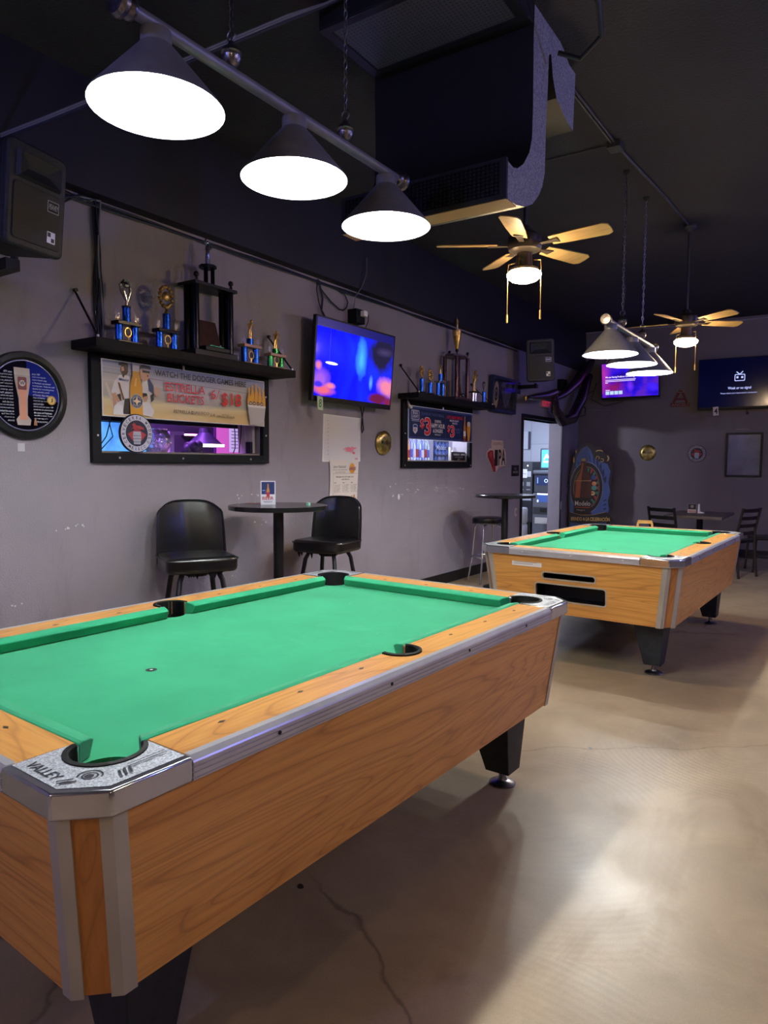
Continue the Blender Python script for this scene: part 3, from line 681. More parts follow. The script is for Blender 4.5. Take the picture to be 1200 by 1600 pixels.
# things in the far window
o = M().box(-0.62, 5.625, 1.37, -0.205, 8.395, 1.405, mat('#8d7766', 0.35)).box(-0.62, 5.625, 0, -0.58, 8.395, 1.37, M_BAR).build('bar_ledge', smooth=0)
tag(o, 'narrow bar ledge behind the far window carrying the liquor bottles', 'ledge')
BOT = [('#dbe3ff', 0.30), ('#e2a05a', 0.28), ('#c9d2ff', 0.31), ('#e9ecff', 0.29), ('#aab6ef', 0.31), ('#d9e8ff', 0.30), ('#9aa6e0', 0.29), ('#c6cfe8', 0.31), ('#cfe0d6', 0.30)]
desc = ['clear tall', 'amber', 'pale violet', 'clear frosted', 'pale blue', 'clear slim', 'blue tinted', 'grey tinted', 'pale green']
for i, (c, h) in enumerate(BOT):
    t = thing('liquor_bottle', '%s liquor bottle on the far window ledge, %s' % (desc[i], ['at the left end', 'second from the left end', 'third from the left end', 'fourth from the left end', 'in the middle of the row', 'right of the middle one', 'third before the blue sign', 'second before the blue sign', 'nearest the blue sign'][i]), 'bottle', (-0.27, 6.56 + i * 0.062, 1.405), group='bottles behind the far window')
    g = clear_glass(c)
    M().lathe([(0.024, 0), (0.027, 0.01), (0.027, h * 0.6), (0.012, h * 0.76), (0.010, h * 0.95), (0.0001, h * 0.95)], g, 14).build('glass_body', t)
    M().lathe([(0.0275, h * .18), (0.0275, h * .48)], (mat('#e6e6f2', .5), mat('#a33a30', .5), mat('#6b6fd8', .5))[i % 3], 14, cap=False).build('bottle_label', t)
    M().lathe([(0.012, h * 0.93), (0.012, h), (0.0001, h)], (M_SILV, M_BLACK)[i % 2], 10).build('cap', t)
t = thing('blue_beer_sign', 'blue patterned beer sign standing among the bottles in the far window', 'sign', (-0.22, 7.13, 1.405))
M().box(-0.01, 0, 0, 0, 0.36, 0.26, ink('#14203f')).build('board', t, smooth=0)
a = Art((0, 0, 0), **LW)
for i in range(4):
    for j in range(3): a.poly([(0.045 + i * .09, 0.04 + j * .085 - .04), (0.045 + i * .09 + .04, 0.04 + j * .085), (0.045 + i * .09, 0.04 + j * .085 + .04), (0.045 + i * .09 - .04, 0.04 + j * .085)], ink('#3f68c4'), same=i + j > 0)
a.text('Modelo', 0.06, 0.15, 0.29, 0.21, ink('#c9cfe6'), 0.03); a.text('ESPECIAL', 0.06, 0.09, 0.29, 0.12, ink('#9fb0e2'), 0.03); a.text('CHELADA', 0.09, 0.03, 0.26, 0.065, ink('#c9cfe6'), 0.03)
a.print('printed_face', t)
t = thing('black_menu_board', 'small black letter board in the far window beside the blue sign', 'sign', (-0.02, 7.22, 1.419))
M().box(-0.02, 0, 0, 0, 0.325, 0.11, M_BLACK).build('board', t, smooth=0, bevel=0.002)
a = Art((0, 0, 0), **LW)
a.text('SUNDAY - MON', 0.02, 0.068, 0.305, 0.092, M_WHITE, 0.03); a.text('LAST CALL ONE THIRTY', 0.06, 0.042, 0.26, 0.052, M_WHITE); a.text('21+', 0.13, 0.015, 0.18, 0.03, M_WHITE, 0.03); a.print('lettering', t)
for i, (yy, hh, c) in enumerate(((7.55, .16, '#8d8aa0'), (7.66, .19, '#b8b4ae'), (7.78, .17, '#d8c3a4'))):
    o = M().lathe([(0.03, 0), (0.035, 0.01), (0.032, hh * .7), (0.018, hh), (0.0001, hh)], mat(c, 0.2), 14).build('bar_jar'); o.location = (-0.3, yy, 1.405)
    tag(o, ('grey jar behind the black letter board, at left', 'stone coloured jar behind the black letter board, in the middle', 'cream jar behind the black letter board, at right')[i], 'jar', 'jars behind the far window')

# ------------------------------------------------------------------ billiard tables
TW, TL, TH = 1.417, 2.315, 0.80
HW, HL = TW / 2, TL / 2
ZT0, ZT1 = 0.749, 0.353
def inset(z): return 0.020 + (ZT0 - z) * (0.0634 - 0.020) / (ZT0 - ZT1)
CH = 0.07
def cornerpt(sx, sy_, z, which, along=0.0, out=0.0):
    i = inset(z) - out
    if which == 0: return Vector((sx * (HW - i), sy_ * (HL - i - CH - along), z))       # on the long side, 'along' away from the corner
    return Vector((sx * (HW - i - CH - along), sy_ * (HL - i), z))
def make_table(label, loc, rz):
    t = thing('pool_table', label, 'pool table', loc, (0, 0, rz))
    # side panels
    for sx in (-1, 1):
        b = M(); b.slab(cornerpt(sx, -1, ZT1, 0), cornerpt(sx, 1, ZT1, 0), cornerpt(sx, 1, ZT0, 0), cornerpt(sx, -1, ZT0, 0), (-sx * 0.02, 0, 0), M_WOODY)
        b.build('side_panel', t, smooth=0)
    # far end panel
    b = M(); b.slab(cornerpt(-1, 1, ZT1, 1), cornerpt(1, 1, ZT1, 1), cornerpt(1, 1, ZT0, 1), cornerpt(-1, 1, ZT0, 1), (0, -0.02, 0), M_WOODX); b.build('end_panel', t, smooth=0)
    # near end panel with ball-return openings (strips around the two openings)
    k = HW
    S1 = (0.500 - k, 0.868 - k, 0.600, 0.640); S2 = (0.446 - k, 0.938 - k, 0.448, 0.560)
    def fp(x, z): return (x, -(HL - inset(z)), z)
    def band(bb, xa, xb, za, zb):
        xa0 = xa; A = fp(xa, za); B = fp(xb, za); Cc = fp(xb, zb); D = fp(xa, zb)
        if xa is None: A = tuple(cornerpt(-1, -1, za, 1)); D = tuple(cornerpt(-1, -1, zb, 1))
        if xb is None: B = tuple(cornerpt(1, -1, za, 1)); Cc = tuple(cornerpt(1, -1, zb, 1))
        bb.slab(A, B, Cc, D, (0, 0.02, 0), M_WOODX)
    def fp(x, z): return (0 if x is None else x, -(HL - inset(z)), z)
    b = M(); band(b, None, None, ZT1, S2[2]); band(b, None, S2[0], S2[2], S2[3]); band(b, S2[1], None, S2[2], S2[3])
    band(b, None, None, S2[3], S1[2]); band(b, None, S1[0], S1[2], S1[3]); band(b, S1[1], None, S1[2], S1[3]); band(b, None, None, S1[3], ZT0)
    ep = b.build('end_panel', t, smooth=0)
    for nm, S in (('ball_slot', S1), ('ball_return', S2)):
        b = M(); yb = -(HL - inset((S[2] + S[3]) / 2)); d = 0.14
        b.box(S[0] - .005, yb + 0.02, S[2] - .008, S[1] + .005, yb + 0.02 + d, S[2], M_BLACK); b.box(S[0] - .005, yb + 0.02, S[3], S[1] + .005, yb + 0.02 + d, S[3] + .008, M_BLACK)
        b.box(S[0] - .01, yb + 0.02, S[2], S[0], yb + 0.02 + d, S[3], M_BLACK); b.box(S[1], yb + 0.02, S[2], S[1] + .01, yb + 0.02 + d, S[3], M_BLACK)
        b.box(S[0] - .01, yb + 0.02 + d, S[2] - .008, S[1] + .01, yb + 0.03 + d, S[3] + .008, M_BLACK)
        box_ = b.build(nm, t, smooth=0)
        r = M(); outp = rrect(S[0] - .008, S[2] - .008, S[1] + .008, S[3] + .008, 0.022, 5); inp = rrect(S[0] + .001, S[2] + .001, S[1] - .001, S[3] - .001, 0.016, 5)
        n = len(outp); vs = []
        for off in (0.004, -0.004):
            for pl in (outp, inp): vs += [(p[0], -(HL - inset(p[1])) - off, p[1]) for p in pl]
        fs = []
        for i in range(n):
            j = (i + 1) % n; fs += [(i, j, n + j, n + i), (2 * n + i, 3 * n + i, 3 * n + j, 2 * n + j), (i, 2 * n + i, 2 * n + j, j), (n + i, n + j, 3 * n + j, 3 * n + i)]
        r.add(vs, fs, M_STRIP); r.build('opening_rim', box_)
        # fill the square corners behind the rounded rim
    b = M(); b.box(-HW + 0.15, -HL + 0.09, ZT1 + 0.005, HW - 0.15, HL - 0.09, ZT1 + 0.02, M_BLACKM); b.build('bottom_board', t, smooth=0)
    # corner panels and metal strips
    for sx in (-1, 1):
        for sy_ in (-1, 1):
            b = M(); A = cornerpt(sx, sy_, ZT1, 0); B = cornerpt(sx, sy_, ZT1, 1); Cc = cornerpt(sx, sy_, ZT0, 1); D = cornerpt(sx, sy_, ZT0, 0)
            b.slab(A, B, Cc, D, (-sx * 0.014, -sy_ * 0.014, 0), M_WOODZ); b.build('corner_panel', t, smooth=0)
            for wch in (0, 1):
                b = M(); O = 0.004
                def cp_(z, al): return cornerpt(sx, sy_, z, wch, al, O)
                A, B = cp_(ZT1 - .004, 0), cp_(ZT1 - .004, 0.030); Cc, D = cp_(ZT0, 0.030), cp_(ZT0, 0)
                nrm = Vector((-sx, 0, 0)) if wch == 0 else Vector((0, -sy_, 0))
                b.slab(A, B, Cc, D, nrm * 0.008, M_STRIP)
                # piece on the chamfer
                def q(z, f):
                    p0 = cornerpt(sx, sy_, z, wch, 0, O); p1 = cornerpt(sx, sy_, z, 1 - wch, 0, O); d = (p1 - p0).normalized(); return p0 + d * f
                b.slab(q(ZT1 - .004, 0), q(ZT1 - .004, .024), q(ZT0, .024), q(ZT0, 0), (-sx * .006, -sy_ * .006, 0), M_STRIP)
                b.build('corner_strip', t, smooth=0)
    # bed cloth with pocket notches
    RC, RCc, RS, RSc, OFF, ZB_ = 0.070, 0.168, 0.057, 0.127, 0.15, 0.757
    def tocorner(k_, p):
        a_, b_ = p
        return [(-HW + a_, -HL + b_), (HW - b_, -HL + a_), (HW - a_, HL - b_), (-HW + b_, HL - a_)][k_]
    x_ = OFF; yq = RCc + math.sqrt(RC ** 2 - (x_ - RCc) ** 2)
    a0 = math.degrees(math.atan2(yq - RCc, x_ - RCc)); a1 = math.degrees(math.atan2(x_ - RCc, yq - RCc))
    arc_in = circ(RCc, RCc, RC, 12, a0, a1)      # bulges into the table
    yS = math.sqrt(RS ** 2 - (OFF - RSc) ** 2); aS = math.degrees(math.atan2(yS, OFF - RSc))
    # going counter-clockwise: near-left, near-right, far-right, far-left
    poly = [tocorner(0, p) for p in arc_in] + [tocorner(1, p) for p in arc_in]
    poly += [(HW - p[0], p[1]) for p in circ(RSc, 0, RS, 10, -aS, aS)]
    poly += [tocorner(2, p) for p in arc_in] + [tocorner(3, p) for p in arc_in]
    poly += [(-HW + p[0], p[1]) for p in circ(RSc, 0, RS, 10, aS, -aS)]
    M().prism(poly, ZB_ - 0.06, ZB_, M_CLOTH).build('bed_cloth', t, smooth=0)
    sp_ = Art((0.017, -0.515, ZB_), (1, 0, 0), (0, 1, 0)); sp_.disc(0, 0, 0.017, mat('#1c2622', .8), 20); sp_.disc(0, 0, 0.005, mat('#c9d8d0', .7), 12); sp_.print('foot_spot', t)
    # castings, pockets
    for k_ in range(4):
        big = circ(RCc, RCc, RC, 18, a1 + 0, a0 - 360)  # arc through the back of the pocket
        P = [(0.255, 0), (0.255, OFF)] + big + [(OFF, 0.255), (0, 0.255), (0, 0.0754), (0.0754, 0)]
        c = M(); pts = [tocorner(k_, p) for p in P]
        c.prism(pts, 0.749, 0.801, M_CHROME); co = c.build('corner_casting', t, smooth=30, bevel=0.005, seg=3)
        org = Vector((*tocorner(k_, (0, 0)), 0.801)); ax = Vector((*tocorner(k_, (1, 0)), 0)) - Vector((*tocorner(k_, (0, 0)), 0)); ay = Vector((*tocorner(k_, (0, 1)), 0)) - Vector((*tocorner(k_, (0, 0)), 0))
        ar = Art(org, ax, ay)
        big2 = circ(RCc, RCc, RC + 0.006, 18, a1 - 4, a0 - 356)
        ar.poly([(0.248, 0.018), (0.248, OFF - .006)] + big2 + [(OFF - .006, 0.248), (0.018, 0.248), (0.018, 0.083), (0.083, 0.018)], M_PEBBLE)
        ink_ = mat('#20242c', 0.4)
        # lettering runs along the b side, read from the end of the table
        a2 = Art(org + Vector((0, 0, ar.h)), -ay, ax)
        a2.text('VALLEY', -0.225, 0.030, -0.118, 0.054, ink_, 0.04)
        a2.print('lettering', co)
        e = Matrix.Rotation(R(0), 2)
        c0 = 0.083
        ar.ring(c0, c0, 0.012, 0.016, ink_, 20); ar.disc(c0 - .002, c0, 0.009, ink_, 14); ar.ring(c0, c0, 0.021, 0.024, ink_, 20, -60, 150)
        for q in range(3):
            ar.line((0.115 + q * .011, 0.030), (0.128 + q * .011, 0.060), 0.005, ink_); ar.line((0.030, 0.115 + q * .011 - .02), (0.055, 0.100 + q * .011 - .02), 0.005, ink_) if q < 2 else None
        for q in (0.058, 0.066): ar.line((0.150, q), (0.235, q), 0.003, ink_)
        ar.print('textured_plate', co)
        w = M(); o2 = Vector((*tocorner(k_, (RCc, RCc)), 0))
        w.lathe([(RC, 0.60), (0.0001, 0.595)], M_RUB, 24, o=o2, cap=False)
        arcb = circ(RCc, RCc, 1, 18, a1 - 6, a0 - 354); vs = []; n = len(arcb)
        for rr, zz in ((RC - .0005, 0.60), (RC - .0005, 0.803), (RC + .003, 0.806), (RC + .013, 0.8045), (RC + .013, 0.801)):
            vs += [(*tocorner(k_, (RCc + (p[0] - RCc) * rr, RCc + (p[1] - RCc) * rr)), zz) for p in arcb]
        w.add(vs, [(r_ * n + i, r_ * n + i + 1, (r_ + 1) * n + i + 1, (r_ + 1) * n + i) for r_ in range(4) for i in range(n - 1)], M_RUB)
        w.build('pocket_liner', t, recalc=False)
    for sx in (-1, 1):
        w = M(); w.lathe([(RS, 0.60), (0.0001, 0.595)], M_RUB, 24, o=(sx * (HW - RSc), 0, 0), cap=False)
        arcb = circ(0, 0, 1, 16, 180 - (180 - aS) + 6, 180 + (180 - aS) - 6); n = len(arcb); vs = []
        for rr, zz in ((RS - .0005, 0.60), (RS - .0005, 0.803), (RS + .003, 0.807), (RS + .013, 0.805), (RS + .013, 0.800)):
            vs += [(sx * (HW - RSc - p[0] * rr), p[1] * rr, zz) for p in arcb]
        w.add(vs, [(r_ * n + i, r_ * n + i + 1, (r_ + 1) * n + i + 1, (r_ + 1) * n + i) for r_ in range(4) for i in range(n - 1)], M_RUB)
        w.build('pocket_liner', t, recalc=False)
    # wooden rails, metal trims
    dia = mat('#2a211c', 0.4)
    for sx in (-1, 1):
        pr = [(sx * (HW - .024), -HL + .255), (sx * (HW - .024), HL - .255), (sx * (HW - OFF), HL - .255)]
        pr += [(sx * (HW - p[0]), p[1]) for p in circ(RSc, 0, RS, 14, aS, 360 - aS)] + [(sx * (HW - OFF), -HL + .255)]
        ro = M().prism(pr, ZB_ - .01, TH, M_WOODY)
        for i, yy in enumerate((-.74, -.48, -.225, .275, .525, .77)):
            X = sx * (HW - 0.105); ro.prism([(X, yy - .012), (X + .006, yy), (X, yy + .012), (X - .006, yy)], TH, TH + .0006, dia)
        ro.build('rail', t, smooth=0)
        b = M(); x1 = sx * HW
        prof = [(sx * (HW - .030), TH + .001), (sx * (HW - .012), TH + .001), (sx * (HW - .002), TH - .008)] 
        for q in range(3): prof += [(sx * HW, TH - .012 - q * .011), (sx * (HW), TH - .019 - q * .011), (sx * (HW - .003), TH - .020 - q * .011), (sx * (HW - .003), TH - .022 - q * .011)]
        prof += [(sx * HW, TH - .046), (sx * HW, TH - .049), (sx * (HW - .030), TH - .049)]
        b.prism(prof, -HL + .256, HL - .256, M_ALU, 'y'); tr = b.build('rail_trim', t, smooth=0)
        for yy in (-.66, -.22, .22, .66): M().lathe([(0.005, 0), (0.005, sx * .002), (0.0001, sx * .003)], M_BLACK, 10, o=(sx * HW, yy, TH - .026), axis='x').build('screw', tr)
        # cushions
        for s2 in (-1, 1):
            prof = [(OFF, TH + .001), (OFF + .010, TH + .004), (OFF + .038, TH - .001), (OFF + .050, TH - .008), (OFF + .036, ZB_ + .001), (OFF, ZB_ + .001)]
            sA = [(HL - .238 - (p[0] - OFF) * 0.55) for p in prof]; sB = [(.052 + (p[0] - OFF) * 0.25) for p in prof]
            vs = [(sx * (HW - p[0]), s2 * s_, p[1]) for p, s_ in zip(prof, sA)] + [(sx * (HW - p[0]), s2 * s_, p[1]) for p, s_ in zip(prof, sB)]
            n = 6; M().add(vs, [list(range(n)), list(range(n, 2 * n))[::-1]] + [(i, (i + 1) % n, n + (i + 1) % n, n + i) for i in range(n)], M_CLOTH).build('cushion', t, smooth=25, bevel=0.003)
    for s2 in (-1, 1):
        ro = M().prism([(-HW + .255, s2 * (HL - .024)), (HW - .255, s2 * (HL - .024)), (HW - .255, s2 * (HL - OFF)), (-HW + .255, s2 * (HL - OFF))], ZB_ - .01, TH, M_WOODX)
        for i, xx in enumerate((-.25, 0, .25)):
            Y = s2 * (HL - .105); ro.prism([(xx - .012, Y), (xx, Y - .006), (xx + .012, Y), (xx, Y + .006)], TH, TH + .0006, dia)
        ro.build('rail', t, smooth=0)
        prof = [(s2 * (HL - .030), TH + .001), (s2 * (HL - .012), TH + .001), (s2 * (HL - .002), TH - .008)]
        for q in range(3): prof += [(s2 * HL, TH - .012 - q * .011), (s2 * HL, TH - .019 - q * .011), (s2 * (HL - .003), TH - .020 - q * .011), (s2 * (HL - .003), TH - .022 - q * .011)]
        prof += [(s2 * HL, TH - .046), (s2 * HL, TH - .049), (s2 * (HL - .030), TH - .049)]
        b = M(); b.prism(prof, -HW + .256, HW - .256, M_ALU, 'x'); tr = b.build('rail_trim', t, smooth=0)
        for xx in (-.35, 0, .35): M().lathe([(0.005, 0), (0.005, s2 * .002), (0.0001, s2 * .003)], M_WHITE, 10, o=(xx, s2 * HL, TH - .026), axis='y').build('screw', tr)
        prof = [(OFF, TH + .001), (OFF + .010, TH + .004), (OFF + .038, TH - .001), (OFF + .050, TH - .008), (OFF + .036, ZB_ + .001), (OFF, ZB_ + .001)]
        sA = [(HW - .238 - (p[0] - OFF) * 0.55) for p in prof]
        vs = [(s_, s2 * (HL - p[0]), p[1]) for p, s_ in zip(prof, sA)] + [(-s_, s2 * (HL - p[0]), p[1]) for p, s_ in zip(prof, sA)]
        n = 6; M().add(vs, [list(range(n)), list(range(n, 2 * n))[::-1]] + [(i, (i + 1) % n, n + (i + 1) % n, n + i) for i in range(n)], M_CLOTH).build('cushion', t, smooth=25, bevel=0.003)
    # legs
    for sx in (-1, 1):
        for sy_ in (-1, 1):
            cx, cy_ = sx * (HW - .209), sy_ * (HL - .252)
            b = M()
            def sq(x0, x1, y0, y1, z): return [(x0, y0, z), (x1, y0, z), (x1, y1, z), (x0, y1, z)]
            o_, i_ = 0.055, 0.055
            bot = sq(cx - .055, cx + .055, cy_ - .055, cy_ + .055, 0.065)
            xa, xb = sorted((cx + sx * .075, cx - sx * .13)); ya, yb = sorted((cy_ + sy_ * .075, cy_ - sy_ * .12))
            top = sq(xa, xb, ya, yb, ZT1 + .004)
            b.add(bot + top, [(0, 1, 2, 3), (4, 5, 6, 7), (0, 1, 5, 4), (1, 2, 6, 5), (2, 3, 7, 6), (3, 0, 4, 7)], M_LEG)
            lg = b.build('leg', t, smooth=0, bevel=0.004)
            M().lathe([(0.0001, 0.001), (0.056, 0.001), (0.058, 0.006), (0.050, 0.012), (0.022, 0.020), (0.016, 0.030), (0.016, 0.066), (0.0001, 0.066)], M_STEEL, 24, o=(cx, cy_, 0)).build('levelling_foot', lg)
    return t
table1 = make_table('large wooden pool table with green cloth in the foreground', (2.107, 1.843, 0), -0.0455)
table2 = copy_tree(table1); table2.location = (2.360, 5.703, 0); table2.rotation_euler = (0, 0, -0.0395)
tag(table2, 'farther wooden pool table showing its ball return end')
table1['group'] = table2['group'] = 'pool tables'
# paper notice taped on the far table's end
yf = -(HL - inset(.71)) - .0015
a = Art((0.27 - HW, yf, 0.672), (1, 0, 0), (0, 0.11, 0.994))
a.rect(0, 0, 0.224, 0.070, ink('#dcd6cf'))
for i in range(4): a.rect(0.015, 0.050 - i * .012, 0.19 - .03 * (i % 2), 0.053 - i * .012, ink('#7d7670'), same=i > 0)
a.rect(0.015, 0.052, 0.07, 0.057, ink('#a83a3a'))
o = a.print('notice', table2); o['label'] = 'white paper notice with small lines of print'

# ------------------------------------------------------------------ hanging billiard lamps
def lantern_mats():
    inn = mat('#f4f6f2', 0.45, 0, 0.0)
    return inn
M_ENAM = lantern_mats()
def make_lamp(label, loc, chain_top):
    # local origin: bar centre line at the middle; bar along y
    t = thing('billiard_lamp', label, 'lamp', loc)
    bar = M(); bar.tube([(0, -0.70, 0), (0, 0.70, 0)], 0.0195, M_GUN, 16); bar.build('bar', t)
    for s_ in (-1, 1):
        M().lathe([(0.021, s_ * .685), (0.03, s_ * .69), (0.034, s_ * .70), (0.028, s_ * .712), (0.040, s_ * .722), (0.043, s_ * .735), (0.036, s_ * .748), (0.0001, s_ * .752)], M_STEEL, 20, axis='y').build('end_knob', t)
    for yy in (-0.61, 0, 0.61):
        s = M(); s.lathe([(0.0001, -0.018), (0.043, -0.018), (0.045, -0.024), (0.045, -0.058), (0.049, -0.062), (0.192, -0.228), (0.196, -0.236)], M_GUN, 40, o=(0, yy, 0), cap=False)
        sh = s.build('lamp_shade', t, recalc=False)
        i_ = M(); i_.lathe([(0.0001, -0.030), (0.040, -0.058), (0.188, -0.228), (0.1945, -0.2365), (0.196, -0.236)], M_ENAM, 40, o=(0, yy, 0), cap=False); i_.build('white_inside', sh, recalc=False)
        bl = M(); bl.ball((0, yy, -0.150), 0.034, mat('#fbffff', 0.4, 0, BULB), 14, sz=1.25); bl.build('bulb', sh)
        M().lathe([(0.016, -0.06), (0.016, -0.115), (0.0001, -0.115)], M_WHITE, 12, o=(0, yy, 0)).build('socket', sh)
    for k, yy in enumerate((-0.31, 0.31)):
        M().lathe([(0.0001, 0.014), (0.012, 0.016), (0.022, 0.024), (0.030, 0.040), (0.032, 0.050), (0.026, 0.056), (0.034, 0.062), (0.030, 0.072), (0.014, 0.086), (0.008, 0.100), (0.0001, 0.102)], M_STEEL, 20, o=(0, yy, 0)).build('finial', t)
        c = M(); z = 0.098; i = 0
        c.tube([(0.018 * math.cos(q), yy, 0.118 + 0.018 * math.sin(q)) for q in [2 * PI * j / 12 for j in range(12)]], 0.0028, M_STEEL, 6, closed=True)
        z = 0.137
        while z < chain_top - 0.02:
            pts = []
            for j in range(10):
                q = 2 * PI * j / 10; a_, b_ = 0.0075 * math.cos(q), 0.019 * math.sin(q)
                pts.append((a_, yy, z + 0.017 + b_) if i % 2 else (0, yy + a_, z + 0.017 + b_))
            c.tube(pts, 0.0022, M_STEEL, 5, closed=True); z += 0.032; i += 1
        c.build('chain', t)
        M().lathe([(0.0001, chain_top - .03), (0.012, chain_top - .025), (0.03, chain_top - .006), (0.03, chain_top), (0.0001, chain_top)], M_BLACK, 14, o=(0, yy, 0)).build('ceiling_hook', t)
    w = M(); w.tube([(0.0, -0.31, 0.06), (0.02, -0.315, 0.3), (-0.015, -0.30, 0.6), (0.012, -0.31, 0.9), (0, -0.31, chain_top)] if chain_top > 1 else [(0, -.31, .06), (0.015, -.315, 0.4), (-.01, -.305, 0.7), (0, -.31, chain_top)], 0.003, M_CABLE, 6); w.build('power_cord', t)
    return t
l1 = make_lamp('three-shade hanging billiard lamp over the foreground pool table', (2.10, 1.995, 2.665), ZC - 2.665)
l2 = make_lamp('three-shade hanging billiard lamp over the farther pool table', (2.357, 5.80, 2.430), ZC - 2.430)
l1['group'] = l2['group'] = 'billiard lamps'

# ------------------------------------------------------------------ ceiling fans with lights
def make_fan(label, loc, rot, rod, pull=0.23):
    # origin: blade plane centre
    t = thing('ceiling_fan', label, 'ceiling fan', loc, (0, 0, rot))
    M().lathe([(0.0001, rod), (0.06, rod), (0.06, rod - .02), (0.03, rod - .06), (0.012, rod - .07), (0.012, 0.12), (0.03, 0.115), (0.045, 0.085), (0.05, 0.07), (0.0001, 0.07)], M_CONDUIT, 20).build('down_rod', t)
    M().lathe([(0.0001, 0.075), (0.07, 0.072), (0.10, 0.05), (0.105, 0.0), (0.095, -0.03), (0.06, -0.045), (0.0001, -0.045)], mat('#3d352f', 0.35, 0.4), 28).build('motor_housing', t)
    for i in range(5):
        T = Matrix.Rotation(2 * PI * i / 5, 4, 'Z')
        b = M(); b.T = T @ Matrix.Rotation(R(-13), 4, 'X')
        b.prism([(0.17, -0.045), (0.30, -0.056), (0.50, -0.062), (0.53, -0.045), (0.535, 0.0), (0.53, 0.045), (0.50, 0.062), (0.30, 0.056), (0.17, 0.045)], -0.003, 0.003, M_BLADE); bo = b.build('blade', t, smooth=0)
        a_ = M(); a_.T = T @ Matrix.Rotation(R(-6), 4, 'X'); a_.prism([(0.09, -0.014), (0.18, -0.02), (0.22, -0.03), (0.22, 0.03), (0.18, 0.02), (0.09, 0.014)], -0.008, -0.003, mat('#3d352f', 0.35, 0.4)); a_.build('blade_iron', bo, smooth=0)
    M().lathe([(0.0001, -0.045), (0.045, -0.047), (0.05, -0.125), (0.085, -0.14), (0.09, -0.155), (0.0001, -0.155)], mat('#4a4038', 0.35, 0.4), 28).build('light_fitter', t)
    M().lathe([(0.088, -0.156), (0.104, -0.170), (0.102, -0.188), (0.078, -0.208), (0.04, -0.220), (0.0001, -0.223)], mat('#ffdcab', 0.4, 0, FANL), 28).build('light_bowl', t)
    for s_ in (-1, 1):
        c = M(); c.tube([(s_ * .105 * math.cos(-rot), s_ * .105 * math.sin(-rot), -0.10), (s_ * .108 * math.cos(-rot), s_ * .108 * math.sin(-rot), -0.16), (s_ * .108 * math.cos(-rot), s_ * .108 * math.sin(-rot), -0.16 - pull)], 0.0022, mat('#c9a56a', 0.3, 0.8), 6)
        c.tube([(s_ * .06 * math.cos(-rot), s_ * .06 * math.sin(-rot), -0.095), (s_ * .105 * math.cos(-rot), s_ * .105 * math.sin(-rot), -0.10)], 0.003, mat('#c9a56a', 0.3, 0.8), 6)
        c.lathe([(0.0001, -0.16 - pull - .055), (0.006, -0.16 - pull - .05), (0.005, -0.16 - pull), (0.0001, -0.16 - pull)], mat('#d9b06c', 0.4), 10, o=(s_ * .108 * math.cos(-rot), s_ * .108 * math.sin(-rot), 0)); c.build('pull_chain', t)
    return t
f1 = make_fan('ceiling fan with a lit bowl between the two billiard lamps', (2.15, 4.05, 2.715), R(-5), ZC - 2.715, 0.24)
f2 = copy_tree(f1); f2.location = (2.535, 7.01, 2.715); f2.rotation_euler = (0, 0, R(-33)); tag(f2, 'ceiling fan with a lit bowl farthest back, in front of the dark television')
f3 = copy_tree(f1); f3.location = (5.45, 2.2, 2.715); f3.rotation_euler = (0, 0, R(20)); tag(f3, 'unseen ceiling fan added to light the right side, level with the near pool table')  # this fan and the next ones are unseen, added as fill lights
f4 = copy_tree(f1); f4.location = (5.45, 6.2, 2.715); f4.rotation_euler = (0, 0, R(50)); tag(f4, 'unseen ceiling fan added to light the right side, level with the far pool table')
f5 = copy_tree(f1); f5.location = (2.9, -2.0, 2.715); f5.rotation_euler = (0, 0, R(10)); tag(f5, 'unseen ceiling fan added to light the near end of the room')
f6 = copy_tree(f1); f6.location = (5.2, -1.3, 2.715); f6.rotation_euler = (0, 0, R(40)); tag(f6, 'unseen ceiling fan added to light the front right of the room')
for f in (f1, f2, f3, f4, f5, f6): f['group'] = 'ceiling fans'

def make_fill_globe(label, loc):  # unseen blue globes, added as fill for upper walls and ceiling
    t = thing('fill_globe', label, 'lamp', loc)
    M().ball((0, 0, 0), 0.11, mat('#808cff', 0.4, 0, FILL_GLOBE), 24).build('globe', t)
    M().lathe([(0.03, 0.10), (0.045, 0.10), (0.045, 0.14), (0.006, 0.15), (0.006, ZC - loc[2]), (0.0001, ZC - loc[2])], M_BLACK, 14).build('stem', t)
    t['group'] = 'added fill globes'; return t
make_fill_globe('unseen blue fill globe added far off on the right side of the room', (5.7, 8.8, 2.95))
make_fill_globe('unseen blue fill globe added on the right, midway along the room', (6.5, 4.0, 2.95))
make_fill_globe('unseen blue fill globe added near the front left corner of the room', (1.6, -2.6, 2.95))

# ------------------------------------------------------------------ air duct and ceiling lines
t = thing('air_duct', 'large black air duct drop with two curved outlets and a perforated grille', 'air duct', (1.56, 3.0, 0))
DX = 0.93
prof = [(0.0, 2.602), (0.0, 2.777)]
prof += [(0.03, 2.768), (0.08, 2.762), (0.13, 2.775), (0.20, 2.82), (0.27, 2.90), (0.300, 2.98), (0.304, 3.14), (0.295, 3.45), (0.30, ZC), (0.66, ZC)]
prof += [(0.72, 3.585), (0.80, 3.55), (0.905, 3.55), (0.885, 3.238), (0.80, 3.245), (0.715, 3.268), (0.62, 3.30), (0.56, 3.38), (0.53, 3.48), (0.50, 3.46), (0.494, 3.30), (0.480, 3.09), (0.478, 2.95), (0.475, 2.871), (0.45, 2.80), (0.40, 2.735), (0.32, 2.67), (0.226, 2.628), (0.12, 2.606)]
b = M(); b.prism(prof, 0, DX, M_DUCT, 'x', mside=M_DUCTB); b.build('curved_body', t, smooth=30)
